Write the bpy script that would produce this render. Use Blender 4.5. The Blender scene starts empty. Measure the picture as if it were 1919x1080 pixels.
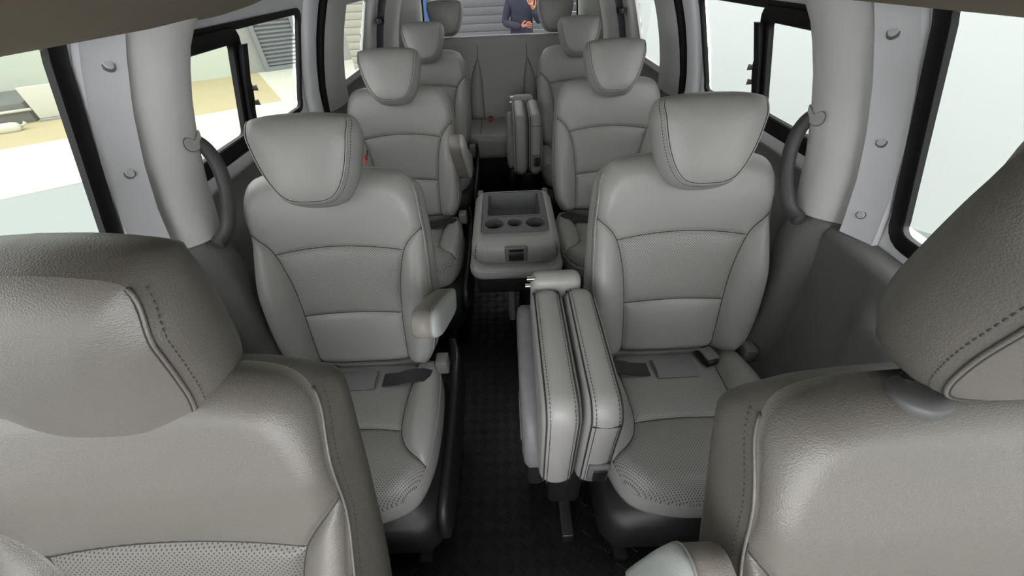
import bpy, bmesh, math, random
import numpy as np
from mathutils import Vector, Matrix

random.seed(4)
scene = bpy.context.scene
col = scene.collection
R = math.radians

# ------------------------------------------------------------------ camera
CAM_LOC = (0.002, 0.0, 1.4535)
PITCH, ROLL, FPX = R(41.4), R(-2.39), 690.0
cam_d = bpy.data.cameras.new('camera'); cam = bpy.data.objects.new('camera', cam_d); col.objects.link(cam)
cam_d.sensor_width = 36.0; cam_d.sensor_fit = 'HORIZONTAL'
cam_d.lens = FPX / 1919 * 36.0; cam_d.clip_start = 0.01
fw = Vector((0, math.cos(PITCH), -math.sin(PITCH))); rt = Vector((1, 0, 0)); up = rt.cross(fw)
r2 = rt * math.cos(ROLL) + up * math.sin(ROLL); u2 = up * math.cos(ROLL) - rt * math.sin(ROLL)
m3 = Matrix((r2, u2, -fw)).transposed()
cam.matrix_world = Matrix.Translation(CAM_LOC) @ m3.to_4x4()
scene.camera = cam

# ------------------------------------------------------------------ world, lamps, exposure
w = bpy.data.worlds.new('sky'); scene.world = w; w.use_nodes = True
bg = w.node_tree.nodes['Background']
bg.inputs[0].default_value = (0.985, 0.99, 1.0, 1); bg.inputs[1].default_value = 9.6
scene.view_settings.view_transform = 'Standard'; scene.view_settings.look = 'None'
scene.view_settings.gamma = 1.0; scene.view_settings.use_curve_mapping = False
scene.view_settings.exposure = 0.0

# ------------------------------------------------------------------ materials
def srgb(r, g, b):
    f = lambda c: (c / 255 / 12.92) if c / 255 <= 0.04045 else ((c / 255 + 0.055) / 1.055) ** 2.4
    return (f(r), f(g), f(b), 1)

def mat(name, c, rough=0.5, spec=0.5, metal=0.0, noise=0.0, nscale=20.0, bump=0.0, bscale=400.0, perf=None, emit=None):
    m = bpy.data.materials.new(name); m.use_nodes = True
    nt = m.node_tree; b = nt.nodes['Principled BSDF']
    b.inputs['Base Color'].default_value = c; b.inputs['Roughness'].default_value = rough
    b.inputs['Metallic'].default_value = metal; b.inputs['Specular IOR Level'].default_value = spec
    tc = nt.nodes.new('ShaderNodeTexCoord')
    csock = None
    if noise > 0:
        n = nt.nodes.new('ShaderNodeTexNoise'); n.inputs['Scale'].default_value = nscale; n.inputs['Detail'].default_value = 5
        nt.links.new(tc.outputs['Object'], n.inputs['Vector'])
        r = nt.nodes.new('ShaderNodeMapRange'); r.inputs['To Min'].default_value = 1 - noise; r.inputs['To Max'].default_value = 1 + noise
        nt.links.new(n.outputs['Fac'], r.inputs['Value'])
        v = nt.nodes.new('ShaderNodeVectorMath'); v.operation = 'SCALE'; v.inputs[0].default_value = c[:3]
        nt.links.new(r.outputs[0], v.inputs['Scale']); csock = v.outputs[0]
        nt.links.new(csock, b.inputs['Base Color'])
    hsock = None
    if bump > 0:
        vo = nt.nodes.new('ShaderNodeTexVoronoi'); vo.inputs['Scale'].default_value = bscale; vo.feature = 'F1'
        nt.links.new(tc.outputs['Object'], vo.inputs['Vector'])
        bp = nt.nodes.new('ShaderNodeBump'); bp.inputs['Strength'].default_value = bump; bp.inputs['Distance'].default_value = 0.0008
        nt.links.new(vo.outputs['Distance'], bp.inputs['Height']); nt.links.new(bp.outputs[0], b.inputs['Normal'])
    if perf:
        # staggered punched holes; perf = (axis index u, axis index v, pitch)
        sx = nt.nodes.new('ShaderNodeSeparateXYZ'); nt.links.new(tc.outputs['Object'], sx.inputs[0])
        def mth(op, a, bb=None):
            q = nt.nodes.new('ShaderNodeMath'); q.operation = op
            for i, s in enumerate((a, bb)):
                if s is None: continue
                if isinstance(s, (int, float)): q.inputs[i].default_value = s
                else: nt.links.new(s, q.inputs[i])
            return q.outputs[0]
        u = mth('DIVIDE', sx.outputs[perf[0]], perf[2]); vv = mth('DIVIDE', sx.outputs[perf[1]], perf[2])
        a = mth('ADD', u, vv); s = mth('SUBTRACT', u, vv)
        fa = mth('ABSOLUTE', mth('SUBTRACT', mth('FRACT', mth('ADD', a, 100)), 0.5)); fs = mth('ABSOLUTE', mth('SUBTRACT', mth('FRACT', mth('ADD', s, 100)), 0.5))
        d = mth('SQRT', mth('ADD', mth('MULTIPLY', fa, fa), mth('MULTIPLY', fs, fs)))
        h = mth('LESS_THAN', d, 0.24)
        mx = nt.nodes.new('ShaderNodeMix'); mx.data_type = 'RGBA'
        nt.links.new(h, mx.inputs['Factor'])
        if csock: nt.links.new(csock, mx.inputs['A'])
        else: mx.inputs['A'].default_value = c
        mx.inputs['B'].default_value = (c[0] * 0.22, c[1] * 0.22, c[2] * 0.22, 1)
        nt.links.new(mx.outputs['Result'], b.inputs['Base Color'])
    if emit:
        b.inputs['Emission Color'].default_value = emit[0]; b.inputs['Emission Strength'].default_value = emit[1]
    return m

LEA = srgb(156, 155, 152)
M = {}
M['leather'] = mat('grey_leather', LEA, 0.40, 0.5, noise=0.05, nscale=6, bump=0.3, bscale=520)
M['leather_front'] = mat('grey_leather_dimmed', srgb(100, 97, 91), 0.38, 0.5, noise=0.05, nscale=6, bump=0.4, bscale=560)  # same grey leather, colour darkened to offset strong windscreen light on the front seats
M['perf_back'] = mat('perforated_leather_upright', LEA, 0.5, 0.45, noise=0.04, nscale=6, perf=(0, 2, 0.0075))
M['perf_front'] = mat('perforated_leather_dimmed', srgb(106, 104, 99), 0.5, 0.45, noise=0.04, nscale=6, perf=(0, 2, 0.0075))  # perforated version, darkened against the windscreen light in the same way
M['perf_cush'] = mat('perforated_leather_flat', LEA, 0.5, 0.45, noise=0.04, nscale=6, perf=(0, 1, 0.0075))
M['seam'] = mat('dark_seam_thread', srgb(48, 47, 46), 0.8)
M['stitch'] = mat('grey_stitch_thread', srgb(66, 65, 63), 0.8)
M['pip'] = mat('leather_piping', srgb(150, 150, 148), 0.4)
M['plastic_dark'] = mat('charcoal_plastic', srgb(30, 30, 30), 0.5, noise=0.06, nscale=40)
M['plastic_mid'] = mat('mid_grey_plastic', srgb(112, 112, 111), 0.55, noise=0.05, nscale=30, bump=0.2, bscale=700)
M['plastic_worn'] = mat('scuffed_grey_plastic', srgb(112, 112, 114), 0.5, noise=0.22, nscale=45, bump=0.3, bscale=300)
M['plastic_light'] = mat('light_grey_plastic', srgb(236, 236, 240), 0.45, noise=0.03, nscale=15, bump=0.12, bscale=800)
M['plastic_pillar'] = mat('pillar_grey_plastic', srgb(208, 207, 205), 0.5, noise=0.03, nscale=15, bump=0.15, bscale=800)
M['arm_pad'] = mat('armrest_pale_cover', srgb(172, 176, 172), 0.5, noise=0.04, nscale=30, bump=0.25, bscale=500)
M['arm_taupe'] = mat('armrest_taupe_cover', srgb(138, 133, 126), 0.5, noise=0.04, nscale=30, bump=0.3, bscale=500)
M['rubber'] = mat('black_rubber', srgb(14, 13, 14), 0.55, 0.3, noise=0.05)
M['black'] = mat('black_plastic', srgb(30, 30, 31), 0.4)
M['handle'] = mat('dark_handle_plastic', srgb(74, 74, 74), 0.5, noise=0.05, nscale=60)
M['web'] = mat('seat_belt_webbing', srgb(46, 46, 50), 0.32, noise=0.08, nscale=200)
M['web_grey'] = mat('grey_strap', srgb(120, 119, 120), 0.6)
M['red'] = mat('red_release_button', srgb(215, 45, 30), 0.4)
M['mat_black'] = mat('black_floor_vinyl', srgb(13, 13, 16), 0.38, 0.4, noise=0.3, nscale=8)
M['carpet'] = mat('black_carpet', srgb(20, 20, 21), 0.9, 0.2)
M['headliner'] = mat('taupe_headliner_fabric', srgb(150, 138, 122), 0.95, 0.1, noise=0.05, nscale=60)
M['roof'] = mat('grey_roof_lining', srgb(172, 168, 162), 0.95, 0.1)
M['chrome'] = mat('steel', (0.42, 0.42, 0.42, 1), 0.25, metal=1.0)
M['tray'] = mat('dark_tray_plastic', srgb(92, 92, 93), 0.42, noise=0.08, nscale=30)
M['white_wall'] = mat('white_studio_wall', srgb(196, 199, 197), 0.9)
M['cream_wall'] = mat('pale_green_white_wall', srgb(176, 185, 170), 0.9, noise=0.03, nscale=0.6)
M['grey_wall'] = mat('grey_painted_wall', srgb(138, 140, 134), 0.9)
M['ground_grey'] = mat('pale_grey_ground', srgb(140, 147, 144), 0.7, noise=0.04, nscale=1.5)
M['ground_cream'] = mat('cream_paving', srgb(186, 186, 170), 0.8, noise=0.03, nscale=1.5)
M['ground_tan'] = mat('tan_ground', srgb(166, 156, 120), 0.85, noise=0.08, nscale=1.2)
M['louvre'] = mat('grey_metal_louvre', srgb(112, 115, 117), 0.5)
M['shutter_grey'] = mat('grey_roller_shutter', srgb(92, 92, 94), 0.6)
M['shutter_cream'] = mat('cream_shutter', srgb(150, 147, 134), 0.7)
M['blue'] = mat('blue_strip', srgb(50, 85, 135), 0.6)
M['navy'] = mat('navy_cotton', srgb(42, 43, 58), 0.9, noise=0.1, nscale=30)
M['trouser'] = mat('dark_trouser_cotton', srgb(34, 36, 46), 0.9, noise=0.1, nscale=30)
M['skin'] = mat('skin', srgb(186, 120, 92), 0.55)
M['hair'] = mat('black_hair', srgb(28, 24, 22), 0.6)
M['shoe'] = mat('dark_shoe', srgb(40, 38, 36), 0.6)

def glass(name, tint):
    m = bpy.data.materials.new(name); m.use_nodes = True; nt = m.node_tree
    for n in list(nt.nodes): nt.nodes.remove(n)
    o = nt.nodes.new('ShaderNodeOutputMaterial'); t = nt.nodes.new('ShaderNodeBsdfTransparent'); g = nt.nodes.new('ShaderNodeBsdfGlossy')
    mx = nt.nodes.new('ShaderNodeMixShader'); mx.inputs[0].default_value = 0.012
    t.inputs[0].default_value = tint; g.inputs['Roughness'].default_value = 0.02
    nt.links.new(t.outputs[0], mx.inputs[1]); nt.links.new(g.outputs[0], mx.inputs[2]); nt.links.new(mx.outputs[0], o.inputs[0])
    return m
M['glass'] = glass('tinted_side_glass', (0.29, 0.30, 0.29, 1))
M['glass_rear'] = glass('tinted_rear_glass', (0.26, 0.265, 0.265, 1))
M['glass_clear'] = glass('clear_windscreen_glass', (0.82, 0.82, 0.83, 1))

# ------------------------------------------------------------------ helpers
def mk(name, V, F, m, parent=None, smooth=True, loc=None, rot=None, sharp=None):
    me = bpy.data.meshes.new(name)
    me.from_pydata([tuple(map(float, v)) for v in V], [], [tuple(map(int, f)) for f in F])
    bm = bmesh.new(); bm.from_mesh(me)
    bmesh.ops.remove_doubles(bm, verts=bm.verts, dist=1e-6)
    bmesh.ops.recalc_face_normals(bm, faces=bm.faces)
    bm.to_mesh(me); bm.free()
    if smooth:
        me.polygons.foreach_set('use_smooth', [True] * len(me.polygons))
        if sharp: me.set_sharp_from_angle(angle=R(sharp))
    if m: me.materials.append(M[m] if isinstance(m, str) else m)
    o = bpy.data.objects.new(name, me); col.objects.link(o)
    if parent: o.parent = parent
    if loc is not None: o.location = loc
    if rot is not None: o.rotation_euler = rot
    return o

def root(name, loc, label, cat, group=None, rz=0):
    o = bpy.data.objects.new(name, None); col.objects.link(o); o.empty_display_size = 0.05
    o.location = loc; o.rotation_euler = (0, 0, rz)
    return tag(o, label, cat, group)

def tag(o, label, cat, group=None):
    o['label'] = label; o['category'] = cat
    if group: o['group'] = group
    return o

def struct(o):
    o['kind'] = 'structure'; return o

def copy_tree(o, parent=None):
    c = o.copy(); col.objects.link(c); c.parent = parent
    for ch in list(o.children): copy_tree(ch, c)
    return c

class MB:
    def __init__(s): s.V = []; s.F = []
    def add(s, V, F):
        n = len(s.V); s.V += [tuple(v) for v in V]; s.F += [tuple(i + n for i in f) for f in F]; return s
    def box(s, a, b):
        (x0, y0, z0), (x1, y1, z1) = a, b
        return s.add([(x0,y0,z0),(x1,y0,z0),(x1,y1,z0),(x0,y1,z0),(x0,y0,z1),(x1,y0,z1),(x1,y1,z1),(x0,y1,z1)],
                     [(0,3,2,1),(4,5,6,7),(0,1,5,4),(1,2,6,5),(2,3,7,6),(3,0,4,7)])
    def tube(s, pts, r, n=8, closed=False, caps=True, flat=1.0):
        P = [Vector(p) for p in pts]; k = len(P); V = []; prev = None
        for i, p in enumerate(P):
            if closed: t = P[(i + 1) % k] - P[i - 1]
            else: t = P[min(i + 1, k - 1)] - P[max(i - 1, 0)]
            t = t.normalized() if t.length > 1e-9 else Vector((0, 0, 1))
            if prev is None:
                a = Vector((0, 0, 1)) if abs(t.z) < 0.9 else Vector((1, 0, 0))
                nrm = (a - t * a.dot(t)).normalized()
            else: nrm = (prev - t * prev.dot(t)).normalized()
            prev = nrm; bn = t.cross(nrm); rr = r[i] if isinstance(r, (list, tuple)) else r
            for j in range(n):
                a = 2 * math.pi * j / n
                V.append(p + nrm * (math.cos(a) * rr) + bn * (math.sin(a) * rr * flat))
        F = []
        for i in range(k if closed else k - 1):
            for j in range(n):
                a, b = i * n + j, i * n + (j + 1) % n; i2 = (i + 1) % k
                F.append((a, b, i2 * n + (j + 1) % n, i2 * n + j))
        if caps and not closed:
            F.append(tuple(range(n))); F.append(tuple((k - 1) * n + j for j in reversed(range(n))))
        return s.add(V, F)
    def loft(s, loops, cap0=True, cap1=True, closed=True):
        n = len(loops[0]); V = [v for l in loops for v in l]; F = []
        for i in range(len(loops) - 1):
            for j in range(n if closed else n - 1):
                F.append((i*n+j, i*n+(j+1)%n, (i+1)*n+(j+1)%n, (i+1)*n+j))
        if cap0: F.append(tuple(range(n)))
        if cap1: F.append(tuple((len(loops)-1)*n + j for j in reversed(range(n))))
        return s.add(V, F)
    def build(s, name, m, parent=None, smooth=True, loc=None, rot=None, sharp=None):
        return mk(name, s.V, s.F, m, parent, smooth, loc, rot, sharp)

def spline(pts, n, closed=False):
    """Catmull-Rom through pts, resampled to n evenly spaced points."""
    P = np.array(pts, float); k = len(P); out = []
    for i in range(k if closed else k - 1):
        p1, p2 = P[i], P[(i + 1) % k]
        p0 = P[i - 1] if (closed or i > 0) else 2 * p1 - p2
        p3 = P[(i + 2) % k] if (closed or i < k - 2) else 2 * p2 - p1
        for t in np.linspace(0, 1, 24, endpoint=False):
            out.append(0.5 * ((2*p1) + (-p0+p2)*t + (2*p0-5*p1+4*p2-p3)*t*t + (-p0+3*p1-3*p2+p3)*t**3))
    out.append(P[0] if closed else P[-1])
    return resample(np.array(out), n, closed)

def resample(Q, n, closed=False):
    d = np.concatenate([[0], np.cumsum(np.linalg.norm(np.diff(Q, axis=0), axis=1))])
    s = np.linspace(0, d[-1], n + 1)[:-1] if closed else np.linspace(0, d[-1], n)
    return np.stack([np.interp(s, d, Q[:, i]) for i in range(Q.shape[1])], 1)

def rrect(wx, wy, r, n=6, cx=0, cy=0):
    pts = []
    for sx, sy, a0 in ((1, 1, 0), (-1, 1, 90), (-1, -1, 180), (1, -1, 270)):
        for k in range(n + 1):
            a = R(a0 + 90 * k / n)
            pts.append((cx + sx * (wx / 2 - r) + r * math.cos(a), cy + sy * (wy / 2 - r) + r * math.sin(a)))
    return pts

def rbox(name, a, b, r, m, parent=None, seg=3, loc=None, rot=None):
    me = bpy.data.meshes.new(name); bm = bmesh.new()
    bmesh.ops.create_cube(bm, size=1.0)
    for v in bm.verts:
        v.co = Vector([(a[i] + b[i]) / 2 + v.co[i] * (b[i] - a[i]) for i in range(3)])
    bmesh.ops.bevel(bm, geom=bm.edges[:], offset=r, segments=seg, profile=0.5, affect='EDGES')
    bm.to_mesh(me); bm.free()
    me.polygons.foreach_set('use_smooth', [True] * len(me.polygons)); me.set_sharp_from_angle(angle=R(50))
    me.materials.append(M[m]); o = bpy.data.objects.new(name, me); col.objects.link(o)
    if parent: o.parent = parent
    if loc is not None: o.location = loc
    if rot is not None: o.rotation_euler = rot
    return o

def cyl(mb, c, axis, r0, r1, h, n=20):
    c = Vector(c); ax = Vector(axis).normalized()
    a = Vector((0, 0, 1)) if abs(ax.z) < 0.9 else Vector((1, 0, 0))
    u = (a - ax * a.dot(ax)).normalized(); v = ax.cross(u); L = []
    for rr, hh in ((r0, 0), (r1, h)):
        L.append([c + ax * hh + u * (rr * math.cos(2*math.pi*j/n)) + v * (rr * math.sin(2*math.pi*j/n)) for j in range(n)])
    return mb.loft(L)

def stitches(mb, pts, step, length, rad, offs=None):
    """short thread dashes along a 3-D polyline"""
    Q = np.array(pts, float); L = np.linalg.norm(np.diff(Q, axis=0), axis=1).sum(); n = int(L / step)
    d = np.concatenate([[0], np.cumsum(np.linalg.norm(np.diff(Q, axis=0), axis=1))])
    for k in range(n):
        s0 = k * step; s1 = s0 + length
        a = [np.interp(s0, d, Q[:, i]) for i in range(3)]; b = [np.interp(s1, d, Q[:, i]) for i in range(3)]
        mb.tube([a, b], rad, 4)

# ------------------------------------------------------------------ the shell of the van
WZ = [0.0, 0.3, 0.6, 0.85, 0.95, 1.05, 1.15, 1.25, 1.35, 1.42, 1.50, 1.60]
WX = [0.84, 0.87, 0.885, 0.88, 0.870, 0.855, 0.828, 0.792, 0.745, 0.705, 0.62, 0.40]
def wx(z): return float(np.interp(z, WZ, WX))

WINS = {  # (Y, Z) corners, both sides alike
    'cab':     [(-0.72, 0.93), (0.690, 0.955), (0.757, 1.408), (-0.30, 1.408)],
    'sliding': [(0.84, 1.015), (1.735, 1.015), (1.765, 1.345), (0.84, 1.345)],
    'quarter': [(2.27, 0.99), (2.66, 0.99), (2.72, 1.335), (2.30, 1.335)],
}
def rounded_poly(P, r, n=6):
    out = []; k = len(P)
    for i in range(k):
        p = np.array(P[i], float); a = np.array(P[i-1], float) - p; b = np.array(P[(i+1) % k], float) - p
        a /= np.linalg.norm(a); b /= np.linalg.norm(b)
        ang = math.acos(np.clip(a @ b, -1, 1)); d = r / math.tan(ang / 2)
        p0, p1 = p + a * d, p + b * d
        for t in np.linspace(0, 1, n):
            out.append((1-t)**2 * p0 + 2*t*(1-t) * p + t*t * p1)
    return np.array(out)
def inside(pt, poly):
    x, y = pt; c = False; n = len(poly)
    for i in range(n):
        x0, y0 = poly[i]; x1, y1 = poly[i-1]
        if (y0 > y) != (y1 > y) and x < (x1-x0)*(y-y0)/(y1-y0)+x0: c = not c
    return c

def grow(P, g):
    T = np.roll(P, -1, 0) - np.roll(P, 1, 0); T /= np.linalg.norm(T, axis=1)[:, None]; N = np.stack([T[:, 1], -T[:, 0]], 1)
    if ((P - P.mean(0))*N).sum() < 0: N = -N
    return P + N*g

def side_wall(name, s):
    ys = np.arange(-0.98, 3.781, 0.01); zs = np.arange(0.0, 1.461, 0.01)
    polys = [grow(rounded_poly(p, 0.05), g) for p, g in zip(WINS.values(), (0.013, 0.006, 0.006))]
    yy, zz = np.meshgrid(ys[:-1] + 0.005, zs[:-1] + 0.005); hit = np.zeros(yy.shape, bool)
    for P in polys:
        c = np.zeros(yy.shape, bool)
        for a, b in zip(P, np.roll(P, 1, 0)):
            if a[1] != b[1]: c ^= ((a[1] > zz) != (b[1] > zz)) & (yy < (b[0]-a[0])*(zz-a[1])/(b[1]-a[1]) + a[0])
        hit |= c
    V = [(s * (wx(z) + 0.012), y, z) for z in zs for y in ys]; F = []; ny = len(ys)
    for i in range(len(zs) - 1):
        for j in range(ny - 1):
            if hit[i, j]: continue
            F.append((i*ny+j, i*ny+j+1, (i+1)*ny+j+1, (i+1)*ny+j))
    o = mk(name, V, F, 'plastic_light')
    md = o.modifiers.new('thickness', 'SOLIDIFY'); md.thickness = 0.008; md.offset = 1; o.data.materials.append(M['rubber']); md.material_offset_rim = 1
    return struct(o)
side_wall('wall_left', -1); side_wall('wall_right', 1)

def frame_from(poly, s, width, proud, name, m, parent, depth=0.010, inset=0.0):
    """flat window frame that follows the curved wall; poly in (Y, Z)"""
    P = np.array(poly); n = len(P); c = P.mean(0)
    T = np.roll(P, -1, 0) - np.roll(P, 1, 0); T /= np.linalg.norm(T, axis=1)[:, None]
    N = np.stack([T[:, 1], -T[:, 0]], 1)
    if ((P - c) * N).sum() < 0: N = -N
    L = []
    for off, pr in ((0.5*width, -depth), (0.5*width, proud*0.6), (0.42*width, proud), (-0.42*width, proud), (-0.5*width, proud*0.6), (-0.5*width, -depth)):
        Q = P + N * (off + inset)
        L.append([(s * (wx(q[1]) + 0.012 - pr), q[0], q[1]) for q in Q])
    L.append(L[0])
    return MB().loft(L, False, False).build(name, m, parent, True, sharp=40)

def pane(poly, s, name, m, parent, out=0.014):
    P = np.array(poly); zmin, zmax = P[:, 1].min(), P[:, 1].max(); zs = np.linspace(zmin + 1e-4, zmax - 1e-4, 9); V = []; F = []
    for z in zs:
        xs = []
        for i in range(len(P)):
            a, b = P[i-1], P[i]
            if (a[1] - z) * (b[1] - z) <= 0 and abs(a[1] - b[1]) > 1e-9: xs.append(a[0] + (b[0]-a[0]) * (z-a[1]) / (b[1]-a[1]))
        for y in (min(xs), max(xs)):
            V.append((s * (wx(z) + out), y, z))
    for i in range(len(zs) - 1): F.append((2*i, 2*i+1, 2*i+3, 2*i+2))
    return mk(name, V, F, m, parent)

def subpoly(y0, y1, z0, z1): return [(y0, z0), (y1, z0), (y1, z1), (y0, z1)]
wn = 0
for s in (-1, 1):
    wn += 1
    W1 = struct(bpy.data.objects.new('window_%d' % wn, None)); col.objects.link(W1)
    p = rounded_poly(WINS['cab'], 0.05); frame_from(p, s, 0.036, 0.006, 'rubber_frame', 'rubber', W1); pane(p, s, 'pane', 'glass', W1, 0.02)
    wn += 1
    W2 = struct(bpy.data.objects.new('window_%d' % wn, None)); col.objects.link(W2)
    p = rounded_poly(WINS['sliding'], 0.04); frame_from(p, s, 0.020, 0.006, 'rubber_frame', 'rubber', W2)
    # sliding pane in front with its own thick black frame, fixed pane behind it
    p = rounded_poly(subpoly(0.855, 1.305, 1.035, 1.325), 0.045); frame_from(p, s, 0.042, 0.010, 'sliding_frame', 'rubber', W2); pane(p, s, 'pane', 'glass', W2, 0.012)
    p = rounded_poly([(1.325, 1.02), (1.735, 1.02), (1.762, 1.342), (1.325, 1.342)], 0.02); pane(p, s, 'pane', 'glass', W2, 0.03)
    zz = [1.06, 1.12, 1.14, 1.18, 1.20, 1.30]; ww = [0.004, 0.010, 0.016, 0.016, 0.008, 0.004]
    h = MB(); h.loft([[(s*(wx(z)-0.000), 1.300, z), (s*(wx(z)-0.014), 1.300, z), (s*(wx(z)-0.014), 1.322+q, z), (s*(wx(z)-0.000), 1.322+q, z)] for z, q in zip(zz, ww)])
    h.build('sliding_handle', 'rubber', W2, sharp=40)
    for z in (1.135, 1.178):
        k = MB(); cyl(k, (s*(wx(z)-0.012), 1.338, z), (-s, 0.5, 0), 0.007, 0.009, 0.014, 14); k.build('latch_knob', 'plastic_mid', W2, sharp=40)
    wn += 1
    W3 = struct(bpy.data.objects.new('window_%d' % wn, None)); col.objects.link(W3)
    p = rounded_poly(WINS['quarter'], 0.05); frame_from(p, s, 0.022, 0.006, 'rubber_frame', 'plastic_pillar', W3); pane(p, s, 'pane', 'glass', W3, 0.02)

# roof lining
def roof():
    prof = [(-0.70, 1.43), (-0.62, 1.49), (-0.50, 1.535), (-0.3, 1.565), (0, 1.575), (0.3, 1.565), (0.50, 1.535), (0.62, 1.49), (0.70, 1.43)]
    prof = spline(prof, 25); ys = np.linspace(-0.60, 3.8, 31)
    V = [(x, y, z) for y in ys for x, z in prof]; n = len(prof); F = []
    for i in range(len(ys)-1):
        for j in range(n-1): F.append((i*n+j, i*n+j+1, (i+1)*n+j+1, (i+1)*n+j))
    o = mk('ceiling', V, F, 'roof'); md = o.modifiers.new('thickness', 'SOLIDIFY'); md.thickness = 0.03; md.offset = 1
    return struct(o)
roof()
tn = 0
def trim_name():
    global tn; tn += 1; return 'trim_%d' % tn
# cab headliner that hangs lower along each side and ends in a rounded corner behind the front row
for s in (-1, 1):
    L = []
    sec = spline([(0.752, 1.415), (0.742, 1.386), (0.70, 1.378), (0.62, 1.392), (0.52, 1.43), (0.42, 1.48), (0.34, 1.545), (0.34, 1.575)], 22)
    for y, k in [(-0.45, 1), (0.0, 1), (0.4, 1), (0.8, 1), (1.1, 1), (1.2, 0.97), (1.25, 0.85), (1.275, 0.62), (1.285, 0.3)]:
        L.append([(s * x, y, 1.575 + (z - 1.575) * k + (1-k) * 0.0) for x, z in sec])
    struct(MB().loft(L, False, True, closed=False).build(trim_name(), 'headliner', sharp=60))

# floor, firewall, rear wall
f = mk('floor', [(-0.88, -1.0, 0), (0.88, -1.0, 0), (0.88, 3.8, 0), (-0.88, 3.8, 0)], [(0, 1, 2, 3)], 'mat_black', smooth=False)
md = f.modifiers.new('thickness', 'SOLIDIFY'); md.thickness = 0.05; md.offset = -1; struct(f)
mb = MB()
for i in range(-8, 10):          # raised five-bar tread of the aisle mat
    for j in range(0, 38):
        x0 = i * 0.046; y0 = 0.02 + j * 0.046
        if abs(x0) > 0.40 and y0 > 0.62: continue
        a = R(55 if (i + j) % 2 else -35); ca, sa = math.cos(a), math.sin(a)
        for k in range(-2, 3):
            ox, oy = -sa * k * 0.0075, ca * k * 0.0075; hl = 0.015
            P = [(-hl, -0.0016), (hl, -0.0016), (hl, 0.0016), (-hl, 0.0016)]
            V = [(x0 + ox + u*ca - v*sa, y0 + oy + u*sa + v*ca, 0.0003) for u, v in P] + [(x0 + ox + u*0.85*ca - v*0.5*sa, y0 + oy + u*0.85*sa + v*0.5*ca, 0.0022) for u, v in P]
            mb.add(V, [(4,5,6,7), (0,1,5,4), (1,2,6,5), (2,3,7,6), (3,0,4,7)])
tb = mb.build('tread_bars', 'mat_black', f, smooth=False); tb['kind'] = 'stuff'
struct(MB().box((-0.88, -1.04, 0), (0.88, -0.98, 0.93)).build('wall_front', 'plastic_dark', smooth=False))
ws = struct(bpy.data.objects.new('window_7', None)); col.objects.link(ws)
mk('pane', [(-0.82, -0.99, 0.95), (0.82, -0.99, 0.95), (0.62, -0.60, 1.50), (-0.62, -0.60, 1.50)], [(0, 1, 2, 3)], 'glass_clear', ws, smooth=False)
# rear end: wall with window opening
rp = [(-0.655, 0.95), (0.655, 0.95), (0.60, 1.44), (-0.60, 1.44)]
rpr = rounded_poly(rp, 0.07)
xs = np.arange(-0.90, 0.901, 0.02); zs = np.arange(0, 1.601, 0.02); V = [(x, 3.76 - 0.12*max(0, z-0.95), z) for z in zs for x in xs]; F = []
for i in range(len(zs)-1):
    for j in range(len(xs)-1):
        c = (xs[j]+0.01, zs[i]+0.01)
        if inside(c, rpr) : continue
        F.append((i*len(xs)+j, i*len(xs)+j+1, (i+1)*len(xs)+j+1, (i+1)*len(xs)+j))
o = struct(mk('wall_rear', V, F, 'plastic_light')); md = o.modifiers.new('thickness', 'SOLIDIFY'); md.thickness = 0.03; md.offset = 0
wr = struct(bpy.data.objects.new('window_8', None)); col.objects.link(wr)
pp = [(x, 3.745 - 0.12*max(0, z-0.95), z) for x, z in rpr]
MB().tube([pp[i] for i in range(len(pp))], 0.014, 8, closed=True).build('rubber_frame', 'rubber', wr)
n = len(pp); mk('pane', [(x, 3.765 - 0.12*max(0, z-0.95), z) for x, z in rpr], [tuple(range(n))], 'glass_rear', wr, smooth=False)

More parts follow.
